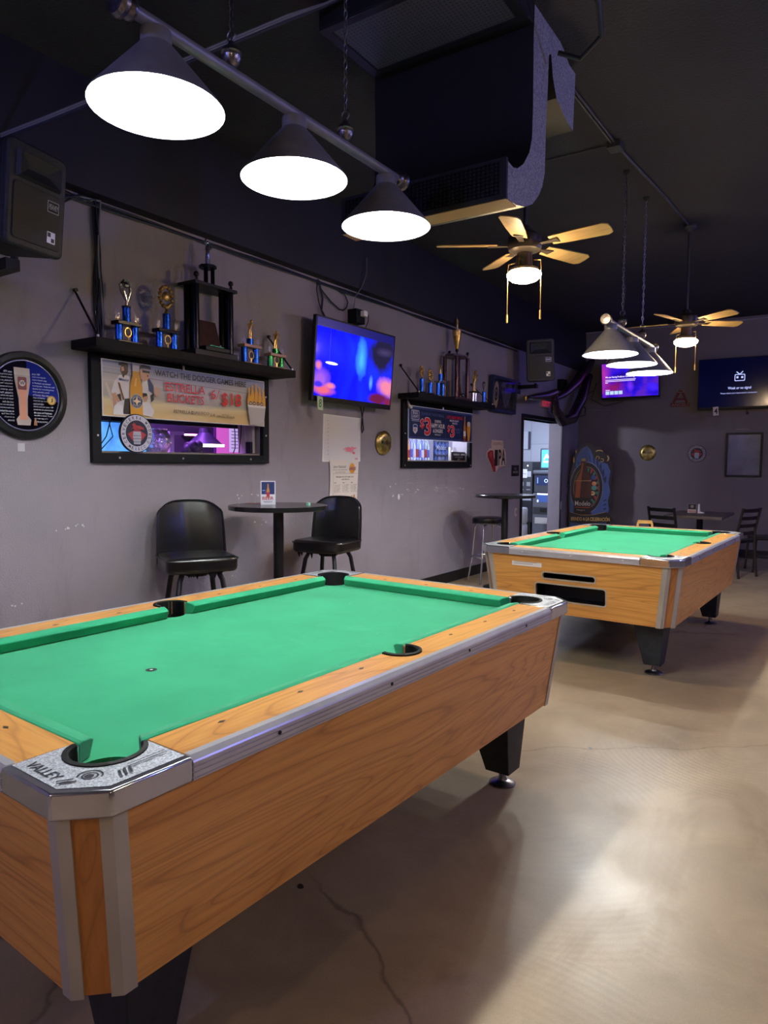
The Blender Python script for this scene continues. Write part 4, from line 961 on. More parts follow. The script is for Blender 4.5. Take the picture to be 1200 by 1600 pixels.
b = M(); b.prism([(-0.006, 2.598), (0.012, 2.598), (0.012, 2.781), (-0.006, 2.781)], -0.004, DX + .004, M_DUCTB, 'x'); fl = b.build('outlet_flange', t, smooth=0)
b = M()
for i in range(9): b.box(0.03, -0.014, 2.622 + i * .017, DX - .03, -0.006, 2.626 + i * .017, M_BLACK)
for i in range(40): b.box(0.03 + i * .0222, -0.018, 2.618, 0.033 + i * .0222, -0.010, 2.762, M_BLACK)
b.build('outlet_louvre', fl, smooth=0)
b = M(); b.box(0.0, 0.002, 2.596, DX, 0.12, 2.6015, mat('#b58b62', 0.7)); b.build('warm_lit_underside', t, smooth=0)  # tan colour paints the fan's warm light onto the underside
# return grille box in front of the trunk
b = M(); b.box(0.03, -0.235, 3.51, DX - 0.002, 0.296, ZC - .001, M_DUCTB); bx = b.build('return_box', t, smooth=0, bevel=0.004)
b = M(); z = 3.508
for (x0, y0, x1, y1) in ((0.03, -0.235, DX, -0.195), (0.03, 0.20, DX, 0.24), (0.03, -0.195, 0.08, 0.20), (DX - .05, -0.195, DX, 0.20)): b.box(x0, y0, 3.500, x1, y1, 3.512, mat('#1c1e28', 0.5))
b.build('grille_frame', t, smooth=0, bevel=0.002)
def perf():
    t2 = NT('perforated_metal'); v = t2.mapping()
    vo = t2.n('TexVoronoi'); vo.inputs['Scale'].default_value = 48.0; vo.inputs['Randomness'].default_value = 0.0; t2.l(v, vo.inputs['Vector'])
    t2.base(t2.ramp(vo.outputs['Distance'], [(0.30, '#07080c'), (0.42, '#565b6c')])); t2.b.inputs['Roughness'].default_value = 0.5
    return t2.m
b = M(); b.box(0.08, -0.195, 3.5065, DX - .05, 0.20, 3.5095, perf()); b.build('perforated_grille', t, smooth=0)

b = M(); b.tube([(2.385, 4.1, ZC - .012), (2.40, 4.95, ZC - .012)], 0.009, M_CONDUIT, 8); b.tube([(2.405, 4.1, ZC - .012), (2.42, 4.95, ZC - .012)], 0.007, M_CONDUIT, 8)
b.tube([(2.42, 5.02, ZC - .012), (2.50, 6.2, ZC - .012), (2.53, 6.95, ZC - .012)], 0.009, M_CONDUIT, 8)
b.box(2.37, 4.92, ZC - .045, 2.46, 5.03, ZC - .001, M_CONDUIT); b.tube([(2.38, 4.97, ZC - .008), (1.0, 4.96, ZC - .008)], 0.006, M_CONDUIT, 8)
tag(b.build('ceiling_conduit'), 'dark painted conduit running along the ceiling to the rear fan', 'conduit')
b = M()
for k, (dz, m_) in enumerate(((0, M_CABLEG), (0.012, M_CABLEG), (-.012, M_CABLEB))):
    b.tube([(0.11, 1.98, 3.07 + dz), (0.35, 2.09, 3.14 + dz), (0.75, 2.28, 3.27 + dz), (1.15, 2.47, 3.41 + dz), (1.50, 2.64, 3.53 + dz), (1.66, 2.72, 3.575 + dz * .5), (1.85, 2.74, 3.59)], 0.0065, m_, 6)
tag(b.build('ceiling_cables'), 'bundle of pale cables slung from the left wall up to the ceiling', 'cable')
b = M(); b.tube([(2.74, 3.2, 3.58), (2.80, 3.3, 3.5), (2.78, 3.42, 3.42), (2.66, 3.48, 3.38), (2.56, 3.44, 3.42)], 0.012, M_CABLE, 8)
tag(b.build('flexible_conduit'), 'loop of black flexible conduit beside the air duct', 'conduit')

# ------------------------------------------------------------------ cables on the left wall
b = M()
for k in range(3):
    pts = []; y = 2.25
    while y < 9.0:
        pts.append((0.012 + 0.007 * k, y, ZG - 0.015 - 0.010 * k - 0.014 * abs(math.sin(y * 2.3 + k)) )); y += 0.28
    b.tube(pts, 0.0065, (M_CABLEB, M_CABLE, M_CABLEB)[k], 6)
tag(b.build('wall_cable_run'), 'dark blue cable bundle pinned along the top of the grey left wall', 'cable')
b = M()
for k in range(7):
    pts = []
    for j in range(9):
        f = j / 8; pts.append((0.012 + 0.008 * (k % 3) + .06 * max(0, .25 - f) * 0, 2.575 + 0.011 * (k % 4) + 0.012 * math.sin(f * 7 + k), 2.955 - f * 0.845))
    pts = [(0.03 + .05 * (k % 2), 2.36 - .02 * k, 2.87 + .015 * k), (0.02, 2.48, 2.955 - .006 * k)] + pts
    b.tube(pts, 0.0065, (M_CABLE, M_CABLEB, M_CABLEG, M_CABLE)[k % 4], 6)
tag(b.build('cable_drop'), 'thick bundle of cables dropping from the ceiling line to the near shelf', 'cable')
b = M(); L_ = [(4.68, 2.95), (4.72, 2.93), (4.95, 2.92), (5.06, 2.90), (5.11, 2.84), (5.09, 2.79), (5.04, 2.755), (4.98, 2.755), (4.86, 2.80), (4.75, 2.86), (4.685, 2.91), (4.67, 2.94)]
b.tube([(0.02, y, z) for y, z in L_], 0.006, M_CABLE, 6); b.tube([(0.025, 4.67, 2.94), (0.03, 4.65, 2.86), (0.03, 4.68, 2.76), (0.04, 4.72, 2.66)], 0.005, M_CABLE, 6)
b.tube([(0.02, 4.70, 2.93), (0.02, 4.745, 2.80), (0.02, 4.73, 2.70), (0.05, 4.76, 2.62)], 0.009, M_CABLE, 6)
tag(b.build('coiled_cable'), 'loose loop of black cable on the wall above the left television', 'cable')
t = thing('outlet_box', 'black wall outlet box above the left television', 'outlet', (0, 5.13, 2.66))
M().box(0.0, 0, 0, 0.10, 0.135, 0.125, M_BLACKM).build('box', t, smooth=0, bevel=0.004)
t = thing('white_plug', 'white plug adapter with hanging cord in the outlet box above the television', 'plug', (0.10, 5.19, 2.72))
M().box(0.001, 0, 0, 0.045, 0.055, 0.05, M_WHITE).build('adapter', t, bevel=0.004)
M().tube([(0.035, 0.055, 0.02), (0.04, 0.075, 0.015), (0.03, 0.08, -0.04), (0.0, 0.07, -0.11)], 0.004, M_BLACK, 6).build('cord', t)
o = M().tube([(0.05, 5.155, 2.785), (0.06, 5.17, 2.90), (0.115, 5.19, 2.98), (0.13, 5.24, 3.10), (0.112, 5.27, 3.26)], 0.0045, mat('#57555a', 0.5), 6).build('hanging_wire'); tag(o, 'thin grey cord rising from the outlet box over the black upper wall', 'cord')

# ------------------------------------------------------------------ televisions
# TV 1, tilted forward on the left wall. local: u=y, v=z, n=x
t = thing('television', 'large television with a bright blue picture on the left wall', 'television', (0.135, 4.455, 1.905), (0, R(4.5), 0))
M().prism(rrect(0, 0, 1.19, 0.70, 0.006), -0.035, 0.0, M_BLACK, 'x').build('case', t, smooth=0, bevel=0.003)
b = M(); b.box(-0.085, 0.35, 0.15, -0.035, 0.85, 0.55, M_BLACKM); b.build('wall_mount', t, smooth=0)
a = Art((0, 0, 0), **LW)
E_ = lambda h, s_=1.0: mat(h, 0.3, 0, s_)
scr = blurred_screen('concert_screen', [(0.3, '#07089a'), (0.5, '#0a0ee0'), (0.7, '#1228ff')], [
    (0.66, 0.42, 0.10, 0.22, '#3f9cf0', .7), (0.30, 0.42, 0.28, 0.16, '#1420ff', .8), (1.00, 0.50, 0.30, 0.24, '#1a1730', .35), (1.02, 0.52, 0.18, 0.05, '#3b3258', .9),
    (1.10, 0.20, 0.22, 0.12, '#c9708c', .5), (0.97, 0.09, 0.20, 0.07, '#5a1438', .3), (1.14, 0.06, 0.14, 0.06, '#6a1a3c', .4),
    (0.10, 0.18, 0.16, 0.13, '#8a4fc0', .6), (0.16, 0.10, 0.20, 0.06, '#c9586e', .5), (0.06, 0.30, 0.06, 0.05, '#c46a8c', .5), (0.24, 0.14, 0.10, 0.04, '#e0747c', .5), (0.08, 0.14, 0.08, 0.03, '#3a2ae0', .4), (0.83, 0.22, 0.04, 0.08, '#5f9ce8', .9)], (1,), 1.6, 0.62)
a.rect(0.02, 0.045, 1.17, 0.685, scr)
a.rect(0.02, 0.615, 1.17, 0.685, E_('#141468', .35)); a.rect(0.20, 0.25, 0.205, 0.615, E_('#0a0a50', .3))
a.disc(0.235, 0.33, 0.085, E_('#d8e4ff', .8), 20, ry=0.012)
a.print('screen_picture', t)
t = thing('numbered_tag', 'small green-marked tag with the number eight under the left television', 'tag', (0.15, 4.50, 1.835), (0, R(3), 0))
M().prism([(0, 0.115), (0.075, 0.105), (0.085, -0.005), (0.015, 0.0)], 0, 0.004, ink('#b9c8a4'), 'x').build('card', t, smooth=0)
Art((0.004, 0, 0), **LW).text('8', 0.025, 0.018, 0.062, 0.09, ink('#2f7a3a'), 0.05).print('number', t)
o = M().tube([(0.04, 5.28, 1.92), (0.03, 5.33, 1.80), (0.03, 5.345, 1.70), (0.03, 5.325, 1.675), (0.03, 5.31, 1.72), (0.03, 5.33, 1.85), (0.04, 5.34, 1.92)], 0.006, M_BLACK, 6).build('cable_loop'); tag(o, 'black cable loop hanging under the left television', 'cable')
# TV 2 and 3 on the back wall
t = thing('television', 'television with a purple and blue picture in the corner of the back wall', 'television', (0.470, YB - 0.29, 2.44), (R(8), 0, R(-3)))
M().prism(rrect(0, 0, 0.91, 0.58, 0.006), 0, 0.04, M_BLACK, 'y').build('case', t, smooth=0, bevel=0.003)
M().box(0.3, 0.04, 0.18, 0.6, 0.31, 0.42, M_BLACKM).build('wall_mount', t, smooth=0)
a = Art((0, 0, 0), **BW)
a.rect(0.015, 0.03, 0.895, 0.565, blurred_screen('nebula_screen', [(0.35, '#1c0678'), (0.5, '#220cc0'), (0.65, '#4a1ca8')], [(0.05, 0.35, 0.14, 0.45, '#a02a88', .9), (0.22, 0.18, 0.22, 0.16, '#7a1450', .8), (0.46, 0.20, 0.07, 0.12, '#6a2ae0', .8), (0.8, 0.15, 0.12, 0.10, '#3c20ff', .8), (0.55, 0.45, 0.2, 0.1, '#2a14b0', .8)], (0,), 5.0, 0.55))
LTE = mat('#e8dcff', .3, 0, .6)
a.text('We are Having Problems Connecting', 0.07, 0.33, 0.53, 0.365, LTE, 0.03)
for i in range(3): a.rect(0.07, 0.30 - i * .022, (0.55, 0.54, 0.11)[i], 0.312 - i * .022, mat('#c8b8f0', .3, 0, .45))
a.poly(rrect(0.68, 0.385, 0.85, 0.43, 0.018), LTE)
for i in range(4): a.rect(0.07 + i * .07, 0.075, 0.13 + i * .07, 0.13, mat('#a8c8f0', .3, 0, .45), same=i > 0)
a.rect(0.07, 0.143, 0.14, 0.15, LTE); a.print('screen_picture', t)
t = thing('television', 'large dark television showing a weak signal message on the back wall', 'television', (1.893, YB - 0.16, 2.232), (R(1), 0, 0))
M().prism(rrect(0, 0, 1.33, 0.755, 0.006), 0, 0.05, M_BLACK, 'y').build('case', t, smooth=0, bevel=0.003)
M().box(0.45, 0.05, 0.25, 0.85, 0.14, 0.5, M_BLACKM).build('wall_mount', t, smooth=0)
a = Art((0, 0, 0), **BW); a.rect(0.012, 0.03, 1.318, 0.743, mat('#02062e', .12, 0, 0.12)); TXE = mat('#b4bcf4', .3, 0, .45)
px_, pz = 0.57, 0.455
a.poly(rrect(px_ - .07, pz - .05, px_ + .07, pz + .05, .015), TXE); a.poly(rrect(px_ - .06, pz - .04, px_ + .06, pz + .04, .01), mat('#02062e', .12, 0, 0.12))
a.line((px_ - .045, pz + .085), (px_, pz + .048), .012, TXE); a.line((px_ + .04, pz + .09), (px_, pz + .048), .012, TXE); a.rect(px_ - .045, pz - .01, px_ - .018, pz + .018, TXE); a.rect(px_ + .018, pz - .01, px_ + .045, pz + .018, TXE)
a.text('Weak or no signal', 0.415, 0.275, 0.725, 0.325, TXE, 0.02); a.text('Please check your input source connection.', 0.32, 0.215, 0.81, 0.242, TXE)
a.print('screen_picture', t)
t = thing('numbered_tag', 'white card with the number four under the dark television', 'tag', (2.125, YB - 0.175, 2.135), (0, R(-5), 0))
M().box(0, 0, 0, 0.075, 0.004, 0.13, ink('#d8cfc4')).build('card', t, smooth=0)
Art((0, 0, 0), **BW).text('4', 0.015, 0.02, 0.062, 0.11, ink('#16130f'), 0.06).print('number', t)
o = M().tube([(2.57, YB - .09, 2.24), (2.57, YB - .06, 2.18)], 0.003, M_BLACK, 6).ball((2.57, YB - .06, 2.165), 0.018, mat('#4a2c28', .5), 10).build('hanging_pendant'); tag(o, 'small dark round pendant hanging below the dark television', 'pendant')

# ------------------------------------------------------------------ signs and papers on the left wall
t = thing('round_mirror_sign', 'round black-framed beer mirror on the wall at the left edge', 'mirror sign', (0.0, 2.122, 1.755))
M().lathe([(0.200, 0.0), (0.243, 0.0), (0.243, 0.022), (0.236, 0.032), (0.210, 0.036), (0.200, 0.030), (0.199, 0.018), (0.199, 0.0)], M_BLACK, 48, axis='x', cap=False).build('frame', t)
M().lathe([(0.0001, 0.002), (0.1985, 0.002), (0.1985, 0.016), (0.0001, 0.016)], mat('#30303f', 0.07, 0.95), 48, axis='x').build('mirror_disc', t)
a = Art((0.017, 0, 0), **LW)
a.poly(circ(0, 0, 0.193, 40, -8, 88) + [(0.005, 0.005)], mat('#1c2f9a', 0.1, 0.3)); a.ring(0, 0, 0.190, 0.196, mat('#aab2cc', 0.2, 0.8), 48)
gl = [(-0.052, -0.165), (-0.058, -0.135), (-0.040, -0.11), (-0.043, -0.02), (-0.062, 0.08), (-0.066, 0.15), (0.022, 0.15), (0.026, 0.08), (0.008, -0.02), (0.006, -0.11), (0.026, -0.135), (0.020, -0.165)]
a.poly(gl, ink('#b5a89e')); a.poly([(-0.040, -0.135), (-0.036, -0.02), (-0.052, 0.07), (0.014, 0.07), (0.000, -0.02), (0.004, -0.135)], ink('#dc9a78')); a.poly([(-0.064, 0.11), (-0.066, 0.15), (0.022, 0.15), (0.024, 0.11)], ink('#cbc0b2'))
a.poly(rrect(-0.046, 0.03, 0.004, 0.10, 0.008), ink('#7a3434')); a.disc(-0.021, 0.066, 0.017, ink('#c8beb4')); a.text('W', -0.035, 0.056, -0.007, 0.078, BLK, 0.05)
lines = ['since 1984', 'every morning the', 'master brewer sang', 'in Portland, we started', 'brewing beer. Today we craft', 'batches for everything from', 'fests, parades, parks', 'of friends. Here the', 'hops and barley', 'reach the tap room', 'cool and slow', 'slowly and over pour. Off', 'preserves an unmistakable', 'the taste and freshness', 'we offer a round. To you', 'our own way of it', 'and then we are home']
yy = 0.122
for i, s_ in enumerate(lines):
    half = math.sqrt(max(0.0001, 0.180 ** 2 - yy ** 2)); u0 = 0.034
    w = min(half - u0, 0.0046 * len(s_)); a.text(s_, u0, yy - .005, u0 + w, yy + .006, mat('#dfe2f2', .4), 0.0, 0.002)
    w2 = min(half - .075, 0.0046 * len(s_)); a.text(s_[::-1], -0.078 - w2, yy - .005, -0.078, yy + .006, mat('#dfe2f2', .4), 0.0, 0.002); yy -= 0.0165
a.disc(0.138, -0.018, 0.026, ink('#c79a3a')); a.disc(0.138, -0.018, 0.019, ink('#e2c06a')); a.text('J', 0.131, -0.03, 0.145, -0.006, BLK, 0.03)
a.poly([(0.03, -0.165), (0.033, -0.14), (0.040, -0.12), (0.047, -0.14), (0.05, -0.165)], ink('#8f6434')); a.print('printed_face', t)
o = M().box(0.0, 2.075, 1.445, 0.002, 2.115, 1.49, ink('#b9b6bd')).build('torn_sticker', smooth=0); tag(o, 'small torn white sticker on the wall below the round mirror', 'sticker')

t = thing('whiteboard', 'blank whiteboard with a pink smear beneath the left television', 'whiteboard', (0, 4.755, 1.40))
M().prism([(0.0, 0.0), (0.57, 0.004), (0.57, 0.412), (0.018, 0.42)], 0, 0.008, ink('#e4e2e2', .3), 'x').build('board', t, smooth=0)
a = Art((0.008, 0, 0), **LW); a.poly([(0.02, 0.01), (0.56, 0.012), (0.56, 0.402), (0.03, 0.41)], ink('#d9d6d7', .3))
def blob(a, cx, cy_, r, m, ry, sd):
    rg = random.Random(sd); a.poly([(cx + r * rg.uniform(.6, 1.1) * math.cos(q), cy_ + ry * rg.uniform(.5, 1.2) * math.sin(q)) for q in [2 * PI * i / 18 for i in range(18)]], m)
blob(a, 0.40, 0.115, 0.10, ink('#d8a0ab'), 0.035, 1); blob(a, 0.39, 0.115, 0.055, ink('#ee7c92'), 0.022, 2); blob(a, 0.47, 0.13, 0.05, ink('#ee7c92'), 0.008, 4); blob(a, 0.46, 0.085, 0.03, ink('#ee7c92'), 0.014, 3); blob(a, 0.50, 0.03, 0.03, ink('#d8a0ab'), 0.012, 5)
for i in range(10): a.line((0.07 + .004 * (i % 3), 0.06 + i * .033), (0.085 - .003 * (i % 2), 0.072 + i * .033), 0.004, ink('#7d7a7d'), same=i > 0)
a.print('surface_marks', t)
t = thing('menu_poster', 'long white printed schedule poster hanging below the whiteboard', 'poster', (0.009, 4.855, 0.825))
M().prism([(0.05, 0.20), (0.26, 0.24), (0.385, 0.0), (0.425, 0.0), (0.415, 0.23), (0.44, 0.583), (0.0, 0.592), (0.01, 0.42), (0.0, 0.24)], 0, 0.002, ink('#dcd3ca'), 'x').build('paper', t, smooth=0)
a = Art((0.002, 0, 0), **LW); GR = ink('#4c4844')
a.text('Lakers Basketball', 0.05, 0.52, 0.24, 0.545, GR, 0.0); a.text('WATCH THE GAMES HERE', 0.04, 0.498, 0.26, 0.508, GR); a.text('ALL SEASON LONG', 0.08, 0.478, 0.23, 0.487, GR)
a.disc(0.335, 0.515, 0.042, ink('#d8932c'), ry=0.048); a.text('LAKERS', 0.285, 0.500, 0.39, 0.53, ink('#5b3a7c'), 0.05, 0.01); a.rect(0.045, 0.468, 0.42, 0.471, ink('#a39b92')); a.rect(0.045, 0.26, 0.048, 0.468, ink('#a39b92'), same=True)
a.text('PREGAME AND POSTGAME SHOW', 0.09, 0.432, 0.36, 0.445, GR, 0.03); a.text('AND SPECIALS', 0.17, 0.41, 0.29, 0.422, GR, 0.03)
for c_ in range(3):
    for r_ in range(2):
        u0 = 0.06 + c_ * .125; v0 = 0.375 - r_ * .125; a.rect(u0, v0 + .008, u0 + .03, v0 + .013, GR)
        for k in range(7): a.text('%d %s %d:%d0' % (3 + k, ['vs', 'at', 'vs'][k % 3], 4 + k % 4, k % 5), u0, v0 - .012 - k * .0105, u0 + .09 - .01 * (k % 3), v0 - .005 - k * .0105, GR, same=True)
a.disc(0.36, 0.255, 0.014, ink('#b3814a'), ry=0.02); a.print('print', t)

def cap_sign(name, label, loc, r, axis, tilt=None):
    t = thing(name, label, 'sign', loc)
    if tilt: t.rotation_euler = tilt
    n = 42; prof_m = M_CAPG
    b = M(); rows = [(0.0001, 0.022), (r * .55, 0.022), (r * .8, 0.018), (r * .93, 0.006), (r, -0.004)]
    sg = 1 if axis == 'x' else -1
    vs = []
    for ri, (rr, h) in enumerate(rows):
        for j in range(n):
            q = 2 * PI * j / n; w = rr * (1 + (0.02 if ri == 4 and j % 2 else 0)); c_, s_ = w * math.cos(q), w * math.sin(q)
            vs.append((h, c_, s_) if axis == 'x' else (c_, -h, s_))
    fs = [(i * n + j, i * n + (j + 1) % n, (i + 1) * n + (j + 1) % n, (i + 1) * n + j) for i in range(4) for j in range(n)]
    b.add(vs, fs, prof_m); b.build('cap_disc', t, recalc=True, weld=False)
    a = Art((0.0225, 0, 0) if axis == 'x' else (0, -0.0225, 0), **(LW if axis == 'x' else BW))
    a.text('Modelo', -r * .62, -r * .12, r * .62, r * .26, ink('#1e1a12'), 0.03, r * .05); a.print('lettering', t)
    return t
M_CAPG = noisy('tarnished_gold_metal', '#8f7a3c', '#c2ad6a', 16, 0.3, 0.8, 0.1)
cap_sign('bottle_cap_sign', 'small gold bottle cap sign hanging between the whiteboard and far window', (0.03, 5.70, 1.590), 0.118, 'x', (0, R(4), R(-6)))
cap_sign('bottle_cap_sign', 'round gold bottle cap sign in the light patch on the back wall', (1.152, YB - 0.006, 1.585), 0.128, 'y')
round_sign((1.888, YB - 0.001, 1.568), 0.132, 'round grey and black brewery sign on the back wall, right of the gold cap', 'y', ink('#8d8a90'), ink('#26181c'), None)

t = thing('framed_display', 'blue framed display of a watch face and shirt beyond the far shelf', 'picture', (0.0, 8.10, 2.065), (0, R(3), 0))
b = M(); b.box(0.001, 0, 0, 0.06, 0.035, 0.455, mat('#1b2548', .4)); b.box(0.001, 0.745, 0, 0.06, 0.78, 0.455, mat('#1b2548', .4)); b.box(0.001, 0.035, 0, 0.06, 0.745, 0.035, mat('#1b2548', .4)); b.box(0.001, 0.035, 0.42, 0.06, 0.745, 0.455, mat('#1b2548', .4)); b.build('frame', t, smooth=0, bevel=0.003)
M().box(0.001, 0.035, 0.035, 0.02, 0.745, 0.42, mat('#15161f', .3)).build('backing', t, smooth=0)
a = Art((0.02, 0, 0), **LW); a.disc(0.19, 0.22, 0.075, ink('#a18a68'), ry=0.17); a.disc(0.19, 0.23, 0.058, ink('#252129'), ry=0.09); a.ring(0.19, 0.23, 0.042, 0.048, ink('#b9a98c'))
a.poly([(0.32, 0.36), (0.40, 0.40), (0.62, 0.40), (0.70, 0.34), (0.66, 0.24), (0.58, 0.12), (0.50, 0.05), (0.42, 0.14), (0.36, 0.26)], ink('#4d4a55')); a.poly([(0.44, 0.40), (0.51, 0.28), (0.58, 0.40)], ink('#24232c')); a.line((0.34, 0.31), (0.69, 0.31), 0.04, ink('#26252f')); a.print('display_print', t)
M().box(0.052, 0.035, 0.035, 0.054, 0.745, 0.42, M_GLASS).build('glass', t, smooth=0)

t = thing('ale_sign', 'cut-out sign reading IPA with a red figure, left of the doorway', 'sign', (0, 8.08, 1.28))
P_ = [(0.03, 0.20), (0.13, 0.10), (0.22, -0.0), (0.30, 0.0), (0.36, 0.05), (0.60, 0.09), (0.62, 0.13), (0.60, 0.26), (0.57, 0.31), (0.52, 0.32), (0.50, 0.42), (0.16, 0.42), (0.15, 0.31), (0.08, 0.31), (0.02, 0.26)]
M().prism(P_, 0, 0.008, ink('#c9b3a2'), 'x').build('board', t, smooth=0)
a = Art((0.008, 0, 0), **LW)
a.poly([(0.035, 0.20), (0.13, 0.11), (0.22, 0.005), (0.29, 0.005), (0.27, 0.13), (0.22, 0.20), (0.20, 0.285), (0.10, 0.285), (0.03, 0.255)], ink('#8e1f24')); a.line((0.06, 0.22), (0.2, 0.08), 0.012, ink('#5d1418')); a.disc(0.13, 0.225, 0.035, ink('#b04036'), ry=0.04)
a.text('LAGUNITAS', 0.19, 0.355, 0.48, 0.395, ink('#a06a58'), 0.02); a.text('I', 0.245, 0.085, 0.345, 0.295, BLK, 0.04); a.text('P', 0.365, 0.09, 0.455, 0.30, BLK, 0.06); a.text('A', 0.455, 0.095, 0.585, 0.305, BLK, 0.05); a.text('INDIA PALE ALE', 0.36, 0.06, 0.57, 0.08, ink('#6a5040')); a.print('print', t)
t = thing('no_minors_sign', 'small black plate reading no minors left of the doorway', 'sign', (0, 8.90, 1.222))
M().box(0.0005, 0, 0, 0.006, 0.25, 0.15, M_BLACK).build('plate', t, smooth=0)
Art((0.006, 0, 0), **LW).text('NO', 0.09, 0.085, 0.16, 0.12, ink('#a39c94'), 0.02).text('MINORS', 0.04, 0.04, 0.21, 0.072, ink('#a39c94'), 0.02).print('lettering', t)
t = thing('exit_sign', 'small exit sign with red letters above the doorway', 'sign', (0.0, 9.86, 2.235))
M().box(0.0005, 0, 0, 0.035, 0.42, 0.115, ink('#a79386')).build('housing', t, smooth=0, bevel=0.003)
Art((0.035, 0, 0), **LW).text('EXIT', 0.06, 0.02, 0.37, 0.098, mat('#c02038', .4, 0, .35), 0.03).print('lettering', t)
for nm, lb, (y, z), c in (('wall_outlet', 'pale electrical outlet low on the wall behind the round bar stool', (7.43, 0.25), '#8d868b'), ('light_switch', 'pale switch plate beside the doorway above the small bar table', (9.04, 0.66), '#c2b1a2')):
    t = thing(nm, lb, 'outlet' if nm == 'wall_outlet' else 'switch', (0, y, z)); M().box(0.0005, 0, 0, 0.006, 0.075, 0.115, mat(c, .5)).build('cover_plate', t, smooth=0, bevel=0.002)
    M().box(0.006, 0.025, 0.03, 0.009, 0.05, 0.085, mat('#6d666b', .5)).build('insert', t, smooth=0)
t = thing('door_strike', 'small pale strike plate on the far side of the doorway', 'plate', (0.018, 10.853, 0.66)); M().box(0.0005, 0, 0, 0.01, 0.04, 0.13, mat('#9c938c', .4)).build('plate', t, smooth=0, bevel=0.002)
b = M()
rg = random.Random(4)
for (y, z, k) in ((2.35, 1.0, 8), (3.86, 1.13, 6), (3.95, 0.92, 5), (5.95, 1.17, 3), (6.0, 1.05, 5), (6.3, 1.10, 6), (6.8, 1.10, 6), (7.1, 1.1, 4), (3.86, 1.06, 8), (2.1, 0.6, 3), (7.4, 1.1, 5), (8.0, 1.1, 4)):
    for i in range(k):
        yy, zz = y + rg.uniform(-.12, .12), z + rg.uniform(-.02, .02); r = rg.uniform(.003, .010)
        b.prism([(yy + r * rg.uniform(.5, 1.6) * math.cos(q), zz + r * rg.uniform(.4, 1.1) * math.sin(q)) for q in [2 * PI * j / 7 for j in range(7)]], 0.0002, 0.0009, mat('#c9c4c6', .6), 'x')
b.prism(circ(6.02, 1.045, 0.02, 12, ry=0.03), 0.0002, 0.001, mat('#d2cecf', .6), 'x')
o = b.build('paint_chips', smooth=0, recalc=True); tag(o, 'scattered white paint chips and scrapes on the left wall', 'paint chips', kind='stuff')

# ------------------------------------------------------------------ back wall: logo sign, whiteboard, cables
t = thing('baseball_logo_sign', 'dark red letter A sign with halo above the word angels on the back wall', 'sign', (1.618, YB, 2.30))
a = M()
def bar(p, q, w, m, h=0.02):
    p = Vector(p); q = Vector(q); d = (q - p).normalized(); x = Vector((-d.y, d.x)) * w / 2
    a.prism([tuple(p - x), tuple(q - x), tuple(q + x), tuple(p + x)], -h, -0.001, m, 'y')
DR_ = mat('#5c1f20', .5); GOLDL = mat('#8a7d62', .5)
bar((-0.10, 0.06), (-0.005, 0.27), 0.035, DR_); bar((0.10, 0.06), (0.005, 0.27), 0.035, DR_); bar((-0.06, 0.12), (0.06, 0.12), 0.03, DR_, .018)
a.build('letter_a', t, smooth=0)
M().tube([(0.055 * math.cos(q), -0.02, 0.245 + 0.018 * math.sin(q)) for q in [2 * PI * i / 20 for i in range(20)]], 0.006, GOLDL, 6, closed=True).build('halo', t)
M().box(-0.14, -0.012, 0.0, 0.14, -0.001, 0.062, DR_).build('name_bar', t, smooth=0)
Art((0, -0.012, 0), **BW).text('ANGELS', -0.13, 0.008, 0.13, 0.055, mat('#8f6a66', .5), 0.03).print('lettering', t)
t = thing('framed_board', 'grey board in a thin black frame on the right of the back wall', 'board', (2.292, YB, 1.215))
b = M(); W_, H_ = 0.497, 0.665
for q in ((0, 0, W_, .03), (0, H_ - .03, W_, H_), (0, .03, .03, H_ - .03), (W_ - .03, .03, W_, H_ - .03)): b.box(q[0], -0.025, q[1], q[2], -0.001, q[3], M_BLACK)
b.build('frame', t, smooth=0, bevel=0.003)
M().box(0.03, -0.012, 0.03, W_ - .03, -0.001, H_ - .03, noisy('grey_gloss_board', '#6f6b70', '#817d82', 3, 0.18)).build('panel', t, smooth=0)
o = M().box(2.42, YB - .012, 1.925, 2.60, YB - .001, 1.94, mat('#8a8078', .5)).build('narrow_ledge', smooth=0); tag(o, 'thin pale strip fixed above the framed board on the back wall', 'strip')
b = M()
b.tube([(0.06, YB - .02, 3.60), (0.10, YB - .02, 3.585), (1.2, YB - .02, 3.565), (1.9, YB - .02, 3.545), (3.2, YB - .02, 3.56), (7, YB - .02, 3.57)], 0.012, mat('#8a858c', .5), 6)
b.tube([(0.35, YB - .02, 3.57), (0.20, YB - .02, 3.55), (0.13, YB - .02, 3.42), (0.125, YB - .02, 3.0), (0.12, YB - .02, 2.78)], 0.012, mat('#6f6a72', .5), 6)
tag(b.build('back_wall_cable'), 'pale cable along the top edge of the back wall', 'cable')
b = M(); b.tube([(0.25, YB - .02, 2.62), (0.10, YB - .02, 2.55), (0.05, YB - .02, 2.42), (0.13, YB - .02, 2.33), (0.12, YB - .02, 2.22), (0.02, YB - .02, 2.20)], 0.008, M_CABLE, 6)
b.tube([(0.30, YB - .02, 2.75), (0.22, YB - .02, 2.48), (0.45, YB - .02, 2.36), (0.75, YB - .02, 2.42)], 0.006, M_CABLE, 6); b.tube([(0.02, YB - .02, 2.305), (0.55, YB - .02, 2.29)], 0.003, mat('#8a858c', .5), 6)
b.box(0.02, YB - .05, 2.27, 0.10, YB - .001, 2.34, mat('#6b686c', .4))
tag(b.build('corner_cables'), 'tangle of thin cables and a plug in the back corner below the television', 'cable')

